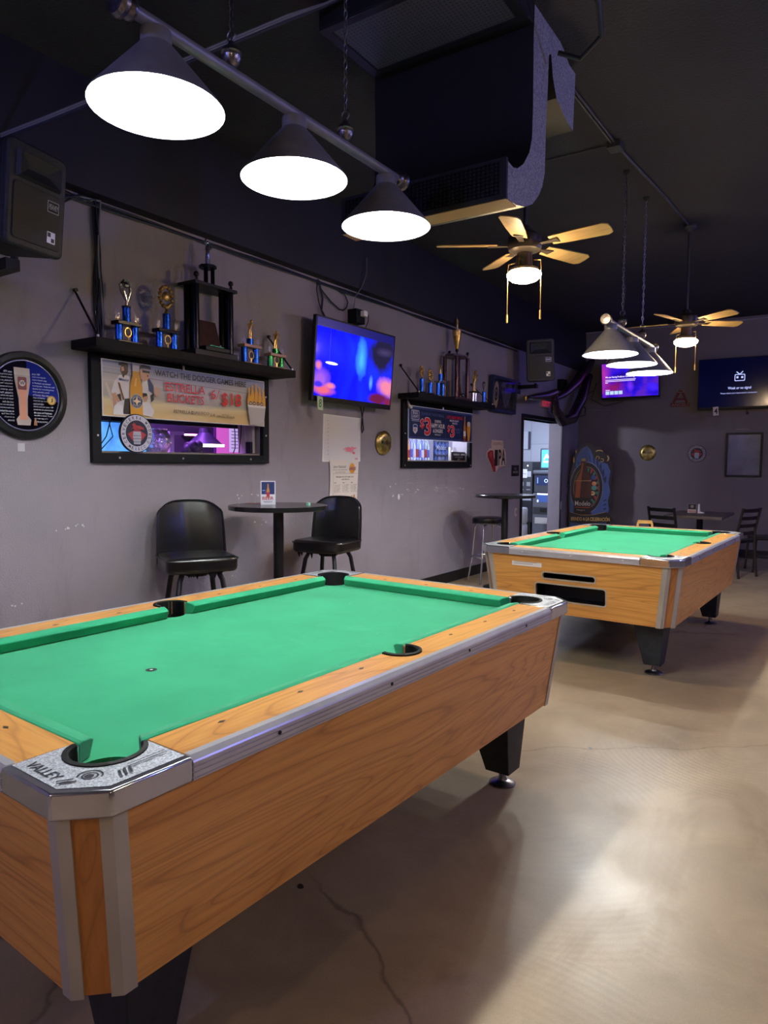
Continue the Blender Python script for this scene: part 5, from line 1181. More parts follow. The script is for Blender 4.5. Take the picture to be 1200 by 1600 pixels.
# ------------------------------------------------------------------ loudspeakers
def make_speaker(label, loc, rot, W_=0.36, H_=0.56, D_=0.34):
    t = thing('loudspeaker', label, 'loudspeaker', loc, rot)      # faces local -y, centred
    w, h, d = W_ / 2, H_ / 2, D_
    body = M(); P = [(-w, 0), (w, 0), (w * .72, d), (-w * .72, d)]
    body.prism([(p[0], p[1]) for p in P], -h, h, M_SPKB); body.build('cabinet', t, bevel=0.03, seg=4, smooth=40)
    f = M(); op = rrect(-w - .003, -h - .003, w + .003, h + .003, .035, 6); f.prism(op, -0.030, 0.012, M_SPK, 'y'); f.build('front_baffle', t, bevel=0.012, seg=3)
    g = M(); g.prism(rrect(-w + .028, -h + .03, w - .028, h * .22, .02, 5), -0.036, -0.026, M_GRILL, 'y'); gr = g.build('grille', t, bevel=0.003)
    hn = M(); u0, u1, v0, v1 = -w + .05, w - .05, h * .34, h - .05
    y0 = -0.052
    vs = [(u0, y0, v0), (u1, y0, v0), (u1, y0, v1), (u0, y0, v1), (u0 + .06, y0 + .020, v0 + .045), (u1 - .06, y0 + .020, v0 + .045), (u1 - .06, y0 + .020, v1 - .045), (u0 + .06, y0 + .020, v1 - .045), (u0 - .01, -.031, v0 - .01), (u1 + .01, -.031, v0 - .01), (u1 + .01, -.031, v1 + .01), (u0 - .01, -.031, v1 + .01)]
    hn.add(vs, [(0, 1, 5, 4), (1, 2, 6, 5), (2, 3, 7, 6), (3, 0, 4, 7), (4, 5, 6, 7)], M_SPKB); hn.add(vs, [(8, 9, 1, 0), (9, 10, 2, 1), (10, 11, 3, 2), (11, 8, 0, 3)], M_SPK); hn.build('horn', t, smooth=0)
    a = Art((0, -0.036, 0), **BW); SL = mat('#9aa0ac', .3, .4)
    a.poly(rrect(w - .115, h * .22 - .085, w - .045, h * .22 - .03, .004), SL); a.poly(rrect(w - .112, h * .22 - .082, w - .048, h * .22 - .033, .004), M_BLACK); a.text('PEAVEY', w - .108, h * .22 - .07, w - .052, h * .22 - .045, SL, .03, .004); a.print('brand_badge', gr); a = Art((0, -0.036, 0), **BW)
    a.rect(w - .11, -h + .06, w - .06, -h + .115, SL); a.rect(w - .085, -h + .065, w - .065, -h + .085, M_BLACK); a.rect(w - .107, -h + .09, w - .088, -h + .11, M_BLACK); a.print('logo_plate', gr)
    return t
s1 = make_speaker('large black loudspeaker on a wall bracket at the left edge', (0.46, 1.94, 2.665), (R(6), 0, R(103)), 0.34, 0.48, 0.30)
t = thing('speaker_bracket', 'black metal bracket under the near loudspeaker', 'bracket', (0.0, 1.80, 2.31))
M().box(0.001, 0.0, 0.0, 0.02, 0.14, 0.12, M_BLACK).build('wall_plate', t, smooth=0)
M().box(0.02, 0.04, 0.02, 0.38, 0.11, 0.075, M_BLACK).build('arm', t, smooth=0); M().tube([(0.33, 0.11, 0.075), (0.33, 0.11, 0.10)], 0.018, M_BLACK, 12).build('swivel_post', t)
s2 = make_speaker('smaller black loudspeaker high beside the doorway corner', (0.42, 8.80, 2.755), (R(3), R(-3), R(32)), 0.36, 0.54, 0.26)
for s_ in (s1, s2): s_['group'] = 'loudspeakers'
t = thing('speaker_bracket', 'black metal bracket under the far loudspeaker', 'bracket', (0.0, 9.0, 2.36))
M().box(0.001, -0.05, 0.0, 0.02, 0.12, 0.16, M_BLACK).build('wall_plate', t, smooth=0); M().box(0.02, 0.0, 0.06, 0.30, 0.06, 0.11, M_BLACK).build('arm', t, smooth=0); M().tube([(0.27, 0.03, 0.10), (0.27, 0.03, 0.125)], 0.018, M_BLACK, 12).build('swivel_post', t)

# dark deflated inflatable hung over the doorway
M_INF = noisy('dark_glossy_plastic', '#1a1219', '#33202c', 5, 0.25, 0, 0.3)
t = thing('hanging_inflatable', 'dark glossy deflated inflatable draped over the doorway corner', 'inflatable', (0.2, 10.0, 2.4)); BT = Matrix.Translation((-0.2, -10.0, -2.4))
b = M(); b.T = BT; b.tube([(0.30, 8.70, 2.27), (0.28, 9.0, 2.30), (0.25, 9.5, 2.36), (0.22, 9.95, 2.45)], [0.02, 0.045, 0.06, 0.05], M_INF, 12)
b.build('left_arm', t); M().lathe([(0.0001, 0), (0.02, 0.01), (0.024, 0.05), (0.0001, 0.06)], M_GOLD, 12, o=(0.10, -1.38, -.18)).build('gold_tip', t)
b = M(); b.T = BT; b.tube([(0.20, 9.9, 2.33), (0.18, 10.4, 2.46), (0.20, 10.9, 2.68), (0.24, 11.3, 2.95), (0.28, 11.5, 3.10)], [0.03, 0.06, 0.08, 0.09, 0.04], M_INF, 12); b.build('diagonal_arm', t)
b = M(); b.T = BT; b.tube([(0.20, 9.95, 2.42), (0.17, 10.1, 2.20), (0.16, 10.45, 2.05), (0.18, 10.85, 2.12), (0.22, 11.15, 2.45), (0.26, 11.4, 2.85)], [0.05, 0.07, 0.08, 0.09, 0.085, 0.06], M_INF, 12); b.build('sagging_loop', t)
o = M().box(0.001, 10.62, 2.55, 0.10, 10.80, 2.72, M_BLACKM).build('wall_box', smooth=0, bevel=0.004); tag(o, 'small dark box on the wall behind the inflatable', 'box')
o = M().tube([(0.40, 11.52, 3.22), (0.50, 11.56, 3.12), (0.46, 11.6, 3.02), (0.40, 11.62, 2.98)], 0.012, mat('#8b8790', .4), 8).build('pale_hose'); tag(o, 'curled pale hose above the inflatable in the back corner', 'hose')

# ------------------------------------------------------------------ cardboard beer display in the corner
dr = Vector((0.54, 0.19, 0)).normalized()
t = thing('beer_display', 'tall blue cut-out beer display standing in the back corner', 'display', (0.05, 11.15, 0.0), (0, 0, math.atan2(dr.y, dr.x))); t.scale = (1.10, 1, 1)
Wd = 0.62
out = [(0.02, 0.30), (0.0, 0.50), (0.01, 0.62), (-.01, 0.85), (0.02, 1.0), (0.0, 1.15), (0.03, 1.32), (0.06, 1.42), (0.05, 1.50), (0.10, 1.60), (0.13, 1.66), (0.20, 1.72), (0.25, 1.745), (0.31, 1.72), (0.34, 1.67), (0.38, 1.685), (0.44, 1.66), (0.50, 1.57), (0.55, 1.56), (0.57, 1.48), (0.62, 1.40), (0.60, 1.30), (0.62, 1.15), (0.58, 1.0), (0.60, 0.86), (0.62, 0.72), (0.57, 0.60), (0.60, 0.45), (0.60, 0.30)]
M().prism(out, 0.0, 0.015, ink('#0f0f18'), 'y').build('board', t, smooth=0)
M().box(0.03, -0.02, 0.0, 0.66, 0.05, 0.33, ink('#15151c')).build('base_box', t, smooth=0, bevel=0.004)
a = Art((0, 0, 0), **BW); BL = ink('#3d5688'); DB = ink('#1b2547'); YL = ink('#b08f4e')
inner = [(Wd / 2 + (x - Wd / 2) * .93, 0.98 + (z - 0.98) * .95) for x, z in out if z > .31]; inner = [(0.02, 0.34)] + inner + [(0.58, 0.34)]
a.poly([(0.02, 0.34), (0.02, 1.15), (0.08, 1.35), (0.10, 1.52), (0.16, 1.64), (0.24, 1.70), (0.30, 1.62), (0.34, 1.50), (0.42, 1.44), (0.54, 1.40), (0.585, 1.28), (0.56, 1.1), (0.59, 0.95), (0.56, 0.8), (0.58, 0.66), (0.54, 0.5), (0.56, 0.34)], BL)
for q in range(13):
    an = R(20 + q * 12); a.poly([(0.26 + .27 * math.cos(an), 0.92 + .47 * math.sin(an)), (0.26 + .24 * math.cos(an + .09), 0.92 + .58 * math.sin(an + .09)), (0.26 + .30 * math.cos(an + .10), 0.92 + .66 * math.sin(an + .10)), (0.26 + .29 * math.cos(an + .03), 0.92 + .55 * math.sin(an + .03))], DB, same=q > 0)
for q in range(6): a.line((0.50, 0.45 + q * .07), (0.54, 0.47 + q * .07), 0.022, DB, same=q > 0)
a.disc(0.42, 1.60, 0.05, YL, ry=0.028); a.disc(0.42, 1.585, 0.05, ink('#12121c'), ry=0.025); a.disc(0.535, 1.49, 0.028, YL, ry=0.045); a.disc(0.52, 1.49, 0.022, ink('#12121c'), ry=0.045)
a.ring(0.40, 1.50, 0.018, 0.028, YL, 16, -60, 220); a.ring(0.46, 1.46, 0.018, 0.028, YL, 16, -150, 130); a.disc(0.06, 1.46, 0.012, YL, ry=0.05); a.disc(0.09, 1.60, 0.010, YL, ry=0.03)
a.disc(0.25, 1.01, 0.235, ink('#8d949e'), 40, ry=0.42); a.disc(0.25, 1.01, 0.230, ink('#130d12'), 40, ry=0.412); a.disc(0.25, 1.01, 0.185, ink('#a8865a'), 40, ry=0.345); a.disc(0.25, 1.01, 0.180, ink('#24130f'), 40, ry=0.338)
for q in range(22):
    an = R(q * 360 / 22); c_, s_ = math.cos(an), math.sin(an); a.poly([(0.25 + .172 * math.cos(an - .1), 1.01 + .325 * math.sin(an - .1)), (0.25 + .172 * math.cos(an + .1), 1.01 + .325 * math.sin(an + .1)), (0.25 + .125 * c_, 1.01 + .24 * s_)], ink(('#a8392c', '#2f7460')[q % 2]), same=q > 0)
for (x, z, c_, r) in ((0.35, 1.07, '#2e4578', .035), (0.30, 1.02, '#8a3a8a', .02), (0.36, 0.97, '#c9713a', .035), (0.36, 0.90, '#4d8a78', .04), (0.34, 0.81, '#b9b070', .035), (0.34, 0.815, '#c05a34', .018), (0.37, 0.975, '#b8a06a', .015), (0.31, 0.70, '#4d8a78', .025)): a.disc(x, z + .11, r, ink(c_), 18)
bx = lambda x: 0.20 + (x - 0.215) * 1.45
bz = lambda z: 0.52 + (z - 0.40) * 1.05
bt = [(0.13, 0.40), (0.13, 0.86), (0.15, 1.02), (0.185, 1.14), (0.195, 1.32), (0.235, 1.32), (0.245, 1.14), (0.28, 1.02), (0.30, 0.86), (0.30, 0.40)]
bp = lambda pts: [(bx(x), bz(z)) for x, z in pts]
a.poly(bp(bt), ink('#4a1d0d')); a.poly(bp([(0.14, 0.70), (0.15, 0.98), (0.19, 1.12), (0.20, 1.25), (0.215, 1.25), (0.20, 1.05), (0.185, 0.70)]), ink('#a3521f')); a.poly(bp([(0.195, 1.28), (0.195, 1.32), (0.235, 1.32), (0.236, 1.28)]), YL)
a.poly(bp([(0.137, 0.97), (0.292, 0.97), (0.288, 0.98), (0.14, 0.98)]), YL); a.poly(bp([(0.13, 0.46), (0.13, 0.71), (0.30, 0.71), (0.30, 0.46)]), ink('#171310')); a.text('Modelo', bx(0.14), bz(0.585), bx(0.292), bz(0.66), ink('#b8b0a2'), 0.03); a.rect(bx(0.14), bz(0.555), bx(0.29), bz(0.565), ink('#b04a2a')); a.text('Negra', bx(0.16), bz(0.50), bx(0.24), bz(0.53), ink('#a89e90'))
a.print('printed_face', t)
t2 = M(); rib = [(x, z + .15) for x, z in ((0.0, 0.30), (0.02, 0.46), (0.18, 0.415), (0.34, 0.42), (0.54, 0.475), (0.66, 0.335), (0.50, 0.31), (0.33, 0.275), (0.16, 0.275))]
t2.prism(rib, -0.045, -0.025, ink('#0e0e13'), 'y'); rb = t2.build('ribbon', t, smooth=0)
a = Art((0, -0.045, 0), **BW); a.text('BRINDO A LA CELEBRACIÓN', 0.04, 0.47, 0.59, 0.545, ink('#d0a452'), 0.03); a.line((0.03, 0.605), (0.18, 0.562), .005, YL); a.line((0.18, 0.562), (0.34, 0.567), .005, YL); a.line((0.34, 0.567), (0.535, 0.622), .005, YL); a.print('lettering', rb)

# ------------------------------------------------------------------ bar tables and stools
def bar_table(label, loc, r, h):
    t = thing('bar_table', label, 'table', loc)
    M().lathe([(0.0001, h - .032), (r - .004, h - .032), (r, h - .028), (r, h - .004), (r - .004, h), (0.0001, h)], M_LAM, 56).build('table_top', t)
    M().lathe([(0.0001, h - .05), (0.10, h - .048), (0.12, h - .033), (0.0001, h - .033)], M_BLACK, 20).build('mounting_plate', t)
    M().lathe([(0.037, 0.02), (0.037, h - .045)], M_BLACK, 20, cap=False).build('column', t)
    M().lathe([(0.0001, 0.0005), (0.23, 0.0005), (0.23, 0.010), (0.20, 0.018), (0.045, 0.035), (0.0001, 0.035)], M_BLACK, 32).build('base_plate', t)
    return t
bt1 = bar_table('round black bar table between the two padded bar chairs', (0.49, 3.66, 0), 0.350, 1.09)
bt2 = bar_table('round black bar table near the doorway, beside the backless stool', (0.68, 7.16, 0), 0.335, 1.05)
bt1['group'] = bt2['group'] = 'round bar tables'
def padded_chair(label, loc, rz, seat_h, torn=1):
    # faces local -y
    t = thing('bar_chair', label, 'bar chair', loc, (0, 0, rz))
    s = M(); s.prism(rrect(-0.225, -0.22, 0.225, 0.19, 0.06, 5), seat_h - .10, seat_h, M_VINYL); st = s.build('seat', t, bevel=0.028, seg=4, smooth=50)
    pp = rrect(-0.228, -0.223, 0.228, 0.193, 0.06, 5); M().tube([(p[0], p[1], seat_h - .018) for p in pp], 0.005, M_VINYL, 6, closed=True).build('piping', st)
    b = M(); nu, nv = 14, 10; hb = 0.335; vs = []
    for side in (0, 1):
        for j in range(nv + 1):
            v = j / nv
            for i in range(nu + 1):
                u = -1 + 2 * i / nu; wd = 0.222 * (1 - 0.09 * v ** 2) * (1 if v < .8 else math.sqrt(max(0.2, 1 - ((v - .8) / .2) ** 2 * .16)))
                x = u * wd; zt = seat_h - .07 + v * (hb + .07) - (0.05 * abs(u) ** 4 if v > .8 else 0) * ((v - .8) / .2 if v > .8 else 0)
                th = 0.028 + 0.014 * (1 - u * u) * (1 - (2 * v - 1) ** 2)
                yb = 0.20 - 0.07 * u * u + 0.05 * v; crease = 0.007 * math.sin(7 * u + 3 * v) * (v if side == 0 else 0) * (1 - u * u)
                vs.append((x * (1 if side == 0 else 1.01), yb + (-th + crease if side == 0 else th * .7), zt))
    n = (nu + 1) * (nv + 1); fs = []
    for side in (0, 1):
        for j in range(nv):
            for i in range(nu):
                q = side * n + j * (nu + 1) + i; fs.append((q, q + 1, q + nu + 2, q + nu + 1))
    for j in range(nv):
        for i in (0, nu): q = j * (nu + 1) + i; fs.append((q, q + nu + 1, n + q + nu + 1, n + q))
    for i in range(nu):
        for j in (0, nv): q = j * (nu + 1) + i; fs.append((q, q + 1, n + q + 1, n + q))
    b.add(vs, fs, M_VINYL); bk = b.build('backrest', t, smooth=60, bevel=0.010, seg=2)
    edge = []
    for (i, j) in [(0, j) for j in range(nv + 1)] + [(i, nv) for i in range(1, nu + 1)] + [(nu, j) for j in range(nv - 1, -1, -1)]:
        p = vs[j * (nu + 1) + i]; edge.append((p[0] * 1.005, p[1] - .002, p[2]))
    M().tube(edge, 0.006, M_VINYL, 6).build('piping', bk)
    M().box(-0.13, -0.13, seat_h - .115, 0.13, 0.13, seat_h - .082, M_BLACKM).lathe([(0.07, seat_h - .14), (0.09, seat_h - .115)], M_BLACKM, 16).build('swivel_plate', t, smooth=0)
    rg = random.Random(torn); f = M()
    for i in range(9):
        x = rg.uniform(-.17, .17); y = -0.19 + rg.uniform(-.01, .03); w = rg.uniform(.012, .035); d = rg.uniform(.02, .06)
        f.prism([(x - w, seat_h - .075), (x + w, seat_h - .075), (x + w * .5, seat_h - .085 - d * .6), (x + w * .2, seat_h - .085 - d), (x - w * .5, seat_h - .085 - d * .4)], y, y + .006, M_BLACKM, 'y')
    f.build('torn_lining', st, smooth=0)
    for sx in (-1, 1):
        for sy_ in (-1, 1):
            M().tube([(sx * .11, sy_ * .11, seat_h - .10), (sx * .135, sy_ * .135, seat_h - .16), (sx * .215, sy_ * .215, 0.015), (sx * .216, sy_ * .216, 0.001)], 0.017, M_BLACK, 12).build('leg', t)
    k = 0.215 - (0.215 - .135) * (0.30 / (seat_h - .16)); M().tube([(k * 1.38 * math.cos(q), k * 1.38 * math.sin(q), 0.31) for q in [2 * PI * i / 28 for i in range(28)]], 0.010, M_STEEL, 8, closed=True).build('foot_ring', t)
    return t
c1 = padded_chair('black vinyl bar chair facing the camera, left of the bar table', (0.36, 3.02, 0), R(62), 0.80, 3)
c2 = padded_chair('black vinyl bar chair turned sideways, right of the bar table', (0.34, 4.42, 0), R(8), 0.775, 8)
c1['group'] = c2['group'] = 'padded bar chairs'
t = thing('bar_stool', 'backless round black stool with chrome legs under the far bar table', 'stool', (0.36, 7.42, 0))
h = 0.77
M().lathe([(0.0001, h - .075), (0.17, h - .075), (0.185, h - .065), (0.190, h - .04), (0.182, h - .012), (0.15, h - .002), (0.0001, h)], M_VINYL, 40).build('seat', t)
M().lathe([(0.183, h - .078), (0.192, h - .076), (0.192, h - .066), (0.183, h - .064)], M_STEEL, 40, cap=False).build('seat_band', t)
for k in range(4):
    an = R(6 + 90 * k); M().tube([(0.06 * math.cos(an), 0.06 * math.sin(an), h - .09), (0.14 * math.cos(an), 0.14 * math.sin(an), h - .095), (0.165 * math.cos(an), 0.165 * math.sin(an), h - .14), (0.20 * math.cos(an), 0.20 * math.sin(an), 0.25), (0.25 * math.cos(an), 0.25 * math.sin(an), 0.002)], 0.0115, M_CHROME, 12).build('leg', t)
M().tube([(0.195 * math.cos(q), 0.195 * math.sin(q), 0.30) for q in [2 * PI * i / 32 for i in range(32)]], 0.010, M_CHROME, 8, closed=True).build('foot_ring', t)
# small things on the bar tables
def tent(name, label, loc, rz, w, h, m, art):
    t = thing(name, label, 'table card', loc, (0, 0, rz))
    M().prism([(-w / 2, 0.0), (w / 2, 0.0), (w / 2, h), (-w / 2, h)], 0, 0.003, m, 'y').box(-w / 2, 0, 0, w / 2, 0.05, 0.003, m).build('card', t, smooth=0)
    a = Art((0, 0, 0), **BW); art(a); a.print('print', t); return t
def art1(a):
    a.rect(-.048, .004, .048, .166, ink('#e0e2ea')); a.rect(-.046, .075, .046, .163, ink('#1c2c66'))
    a.poly([(-.011, .05), (-.011, .10), (-.005, .125), (-.004, .15), (.004, .15), (.005, .125), (.011, .10), (.011, .05)], ink('#c98a3a')); a.rect(-.011, .06, .011, .09, ink('#c4243a'))
    a.text('BEER', -.04, .035, .04, .058, ink('#b3283c'), .04); a.text('NIGHT', -.03, .015, .03, .028, ink('#1c2c66'), .02); a.rect(-.04, .10, -.02, .105, ink('#7d96d8'))
tent('table_card', 'blue and white drinks card standing on the near bar table', (0.42, 3.63, 1.09), R(42), 0.105, 0.17, ink('#dcdde4'), art1)
t = thing('chalk_cube', 'small green chalk cube on the near bar table', 'chalk', (0.70, 3.74, 1.09)); M().box(-.011, -.011, 0, .011, .011, .022, mat('#8fc4ad', .8)).build('cube', t, smooth=0, bevel=0.002)
t = thing('paper_scrap', 'folded paper lying on the near bar table by the wall', 'paper', (0.25, 3.70, 1.0905), (0, 0, R(25))); M().box(-.08, -.04, 0, .08, .04, .003, ink('#8a5a5c')).build('sheet', t, smooth=0)

# ------------------------------------------------------------------ dining set at the back
t = thing('dining_table', 'dark rectangular table against the back of the room', 'table', (2.25, 9.90, 0))
M().box(-0.34, -0.56, 0.715, 0.34, 0.56, 0.75, M_TBWOOD).build('table_top', t, smooth=0, bevel=0.004)
M().lathe([(0.04, 0.03), (0.04, 0.715)], M_BLACK, 16).build('column', t)
M().box(-0.21, -0.03, 0.001, 0.21, 0.03, 0.035, M_BLACK).box(-0.03, -0.28, 0.001, 0.03, 0.28, 0.035, M_BLACK).build('cross_base', t, smooth=0, bevel=0.004)
def art2(a): a.rect(-.05, .004, .05, .04, ink('#c9b8b0')); a.rect(-.05, .045, .05, .118, ink('#141216')); a.disc(0, .085, .02, ink('#9a8f8c')); a.text('MENU', -.04, .012, .04, .03, ink('#a8483c'), .03)
tent('table_card', 'small black and white card standing on the dark dining table', (2.13, 10.02, 0.75), R(15), 0.105, 0.12, ink('#d8cfca'), art2)
t = thing('napkin', 'white folded napkin beside the card on the dark dining table', 'napkin', (2.23, 10.02, 0.75)); M().prism([(-.025, 0), (.055, 0), (.04, .012), (.0, .02), (-.005, .12), (-.02, .12)], -.03, .03, M_WHITE, 'y').build('fold', t, smooth=0)
def ladder_chair(label, loc, rz, metal=False):
    # faces local -y, backrest at +y
    t = thing('dining_chair', label, 'chair', loc, (0, 0, rz)); m_ = M_DKWOOD if not metal else M_BLACK
    M().prism(rrect(-0.20, -0.21, 0.20, 0.19, 0.03, 4), 0.425, 0.465, M_VINYL).build('seat', t, bevel=0.012, seg=3)
    for sx in (-1, 1):
        M().tube([(sx * .19, 0.235, 0.001), (sx * .19, 0.19, 0.43), (sx * .185, 0.20, 0.60), (sx * .185, 0.26, 0.87)], 0.016, m_, 8).build('rear_post', t)
        M().tube([(sx * .19, -0.22, 0.001), (sx * .185, -0.19, 0.43)], 0.016, m_, 8).build('leg', t)
    for i in range(4):
        z = 0.55 + i * .095; y = 0.20 + (z - .60) * .22; M().prism([(-.18, y), (0, y + .02), (.18, y), (.18, y - .012), (0, y + .006), (-.18, y - .012)], z - .022, z + .022, m_).build('slat', t, smooth=0)
    for sx in (-1, 1): M().tube([(sx * .19, -.2, .22), (sx * .19, .21, .22)], 0.009, m_, 8).build('stretcher', t)
    return t
g = 'ladder-back dining chairs'
d1 = ladder_chair('dark slatted chair left of the dining table, behind the far pool table', (1.62, 9.72, 0), R(135 - 0), True)
d2 = ladder_chair('dark slatted chair at the right side of the dining table', (2.66, 9.66, 0), R(-115)); d3 = ladder_chair('dark slatted chair at the far right edge of the picture', (3.02, 10.32, 0), R(-70))
for d in (d1, d2, d3): d['group'] = g
d1.rotation_euler = (0, 0, R(155)); d1.location = (2.06, 9.22, 0)
t = thing('wet_floor_sign', 'yellow folding floor sign peeking over the far pool table', 'floor sign', (1.775, 8.95, 0), (0, 0, R(12)))
for s_ in (-1, 1):
    b = M(); y0, y1 = s_ * .15, s_ * .012
    def yz(z): return y0 + (y1 - y0) * z / .70
    for (x0, x1, x2, x3, z0, z1) in ((-.14, .14, -.105, .105, 0.001, .55), (-.105, -.075, -.095, -.070, .55, .66), (.075, .105, .070, .095, .55, .66), (-.095, .095, -.080, .080, .66, .70)):
        b.slab((x0, yz(z0), z0), (x1, yz(z0), z0), (x3, yz(z1), z1), (x2, yz(z1), z1), (0, -s_ * .008, 0), mat('#d8a018', .4))
    b.build('panel', t, smooth=0)
M().tube([(-.03, 0, .60), (0, 0, .575), (.03, 0, .60)], 0.008, mat('#d8a018', .4), 6).build('latch', t)

# ------------------------------------------------------------------ machines in the hallway
t = thing('cash_machine', 'grey cash machine with a lit blue topper seen through the doorway', 'cash machine', (-1.235, 12.8, 0))
M_ATM = mat('#3c3e48', .45); M_ATM2 = mat('#5a5d68', .4)
M().prism([(0, 0), (0.62, 0), (0.62, .55), (.45, .62), (.0, .62)][:2] + [(0.62, 0.6), (0.0, 0.6)], 0.0, 0.83, M_ATM2).build('lower_cabinet', t, smooth=0, bevel=0.02)
M().box(0, 0.06, 0.83, 0.62, 0.6, 1.19, M_ATM).build('upper_cabinet', t, smooth=0, bevel=0.015)
M().box(0.0, -0.03, 1.19, 0.62, 0.5, 1.275, M_ATM2).build('hood', t, smooth=0, bevel=0.03)
b = M(); b.box(0.10, 0.10, 1.275, 0.66, 0.22, 1.70, M_ATM); tp = b.build('topper', t, smooth=0, bevel=0.025)
a = Art((0, 0.0995, 0), **BW); a.rect(0.135, 1.33, 0.63, 1.665, mat('#1e7fe0', .3, 0, 1.2)); a.rect(0.135, 1.33, 0.63, 1.43, mat('#38c8e8', .3, 0, 1.1)); a.rect(0.17, 1.42, 0.63, 1.455, mat('#d8f0f8', .3, 0, 1.0)); a.text('ATM', 0.17, 1.48, 0.56, 1.59, mat('#f4fbff', .3, 0, 1.3), .04); a.print('lit_panel', tp)
a = Art((0, 0.0595, 0), **BW); a.rect(0.05, 0.98, 0.60, 1.17, mat('#0c1c46', .3, 0, .5)); a.ring(0.25, 1.07, .025, .035, mat('#9fc0ff', .3, 0, 1.0), 20); a.rect(0.30, 1.03, 0.42, 1.10, mat('#a8c4ff', .3, 0, .9)); a.rect(.07, 1.02, .09, 1.13, mat('#5a78c8', .3, 0, .8)); a.print('screen', t)
a = Art((0, -0.0005, 0), **BW); WE = mat('#dfe6ff', .3, 0, 1.3); a.rect(0.10, 0.66, 0.45, 0.82, mat('#2a3f78', .3, 0, .6)); a.rect(0.10, 0.80, 0.45, 0.825, WE); a.rect(0.41, 0.66, 0.45, 0.82, WE); a.rect(0.10, .66, .125, .70, WE); a.rect(0.02, 0.42, 0.50, 0.56, mat('#2a2c34', .4)); a.rect(.16, .46, .30, .54, M_BLACK); a.rect(0.06, 0.24, 0.42, 0.36, ink('#b9b5b4')); a.print('keypad_and_slots', t)
t = thing('jukebox_cabinet', 'dark grey machine with white notices left of the cash machine', 'machine', (-1.92, 12.85, 0))
M().box(0, 0, 0.25, 0.66, 0.5, 1.44, mat('#34363d', .4)).build('cabinet', t, smooth=0, bevel=0.01); M().box(0.03, 0.03, 0.0, 0.63, 0.47, 0.25, M_BLACK).build('plinth', t, smooth=0)
a = Art((0, 0, 0), **BW); a.rect(0.36, 1.12, 0.55, 1.29, ink('#e2e2e8')); a.rect(0.55, 1.14, 0.63, 1.25, ink('#b7bac4')); a.text('SUPER', 0.38, 1.19, 0.53, 1.21, ink('#505668')); a.rect(0.40, 0.96, 0.48, 1.04, ink('#8c9098')); a.rect(0.54, 0.96, 0.62, 1.04, ink('#8c9098')); a.rect(0.40, 0.88, 0.48, 0.90, ink('#8c9098')); a.rect(0.54, 0.88, 0.62, 0.90, ink('#8c9098')); a.rect(0.36, 0.68, 0.64, 0.76, ink('#aeb4c4')); a.rect(0.35, 0.26, .65, .66, ink('#0c1020')); a.disc(.56, 1.36, .012, mat('#f4f4ff', .3, 0, 2.0)); a.print('front_print', t)
t = thing('notice_board', 'white board with a dark edge on the hallway wall', 'board', (-1.95, 13.59, 1.70)); M().box(0, -0.02, 0, 0.33, -0.001, 0.36, ink('#c2c6d4')).build('panel', t, smooth=0); M().box(0.30, -0.035, 0, 0.345, -0.02, 0.36, ink('#2b2f42')).build('dark_edge', t, smooth=0)
for i, (z, r) in enumerate(((0.0, .13), (0.30, .13))):
    o = M().lathe([(r * .8, z + .001), (r, z + .04), (r, z + .27), (r * .9, z + .295), (0.0001, z + .295)], mat('#b3b6c0', .4), 24).build('white_tub'); o.location = (-1.10, 11.9, 0)
    tag(o, ('white round tub on the hallway floor, lower of the pair', 'white round tub stacked on another in the hallway')[i], 'tub', 'white tubs in the hallway')
t = thing('hall_light', 'unseen light box added in the hallway to cast the back wall patch', 'light', (-2.35, 7.9, 2.16), (0, 0, R(-43)))
M().box(-0.23, -0.10, -0.11, 0.23, -0.01, 0.11, M_WHITE).build('housing', t, smooth=0); M().tube([(0, -.06, .11), (0, -.06, .489)], 0.02, M_WHITE, 10).build('hanger', t)
t = struct(thing('light_blocker_door', None, None, (-0.2, DR[0] + .012, 0)))  # unseen leaf added to block the hall light right of the patch
M().box(-0.72, -0.045, 0.008, 0.0, -0.002, 2.03, mat('#6f6f76', .5)).build('blocker_leaf', t, smooth=0, bevel=.003)
M().lathe([(0.0001, -.06), (.028, -.055), (.02, -.03), (.012, -.02), (.012, .0)], M_STEEL, 14, o=(-.66, -.045, 1.0), axis='y').build('blocker_knob', t)

# ------------------------------------------------------------------ trophies
def fig(b, m, z0, h, pose='cue', o=(0, 0, 0)):
    x, y, _ = o; T = b.T; b.T = T @ Matrix.Translation((x, y, z0)) @ Matrix.Scale(h, 4)
    b.lathe([(0.12, 0), (0.12, 0.03), (0.0001, 0.04)], m, 10)
    b.tube([(0, -.06, .03), (0, -.07, .22), (0, -.03, .45)], [.035, .035, .06], m, 8); b.tube([(0, .06, .03), (0, .07, .22), (0, .03, .45)], [.035, .035, .06], m, 8)
    if pose == 'cue':
        b.tube([(0, 0, .42), (0, .03, .60), (0, .08, .76)], [.07, .085, .06], m, 10); b.ball((0, .12, .86), .07, m, 10)
        b.tube([(0, .07, .74), (0, .22, .66), (0, .33, .74)], [.035, .03, .025], m, 8); b.tube([(0, .04, .74), (0, -.12, .70), (0, -.10, .56)], [.035, .03, .025], m, 8)
        b.tube([(0, -.28, .92), (0, .42, .50)], .014, m, 6)
    else:
        b.tube([(0, 0, .42), (0, 0, .60), (0, 0, .76)], [.07, .09, .06], m, 10); b.ball((0, 0, .84), .06, m, 10)
        b.tube([(0, .05, .72), (0, .15, .62), (0, .12, .80)], [.035, .03, .025], m, 8); b.tube([(0, -.05, .72), (0, -.12, .86), (0, -.05, 1.0)], [.035, .03, .025], m, 8); b.tube([(0, .0, .62), (0, .40, .78)], .014, m, 6)
    b.T = T
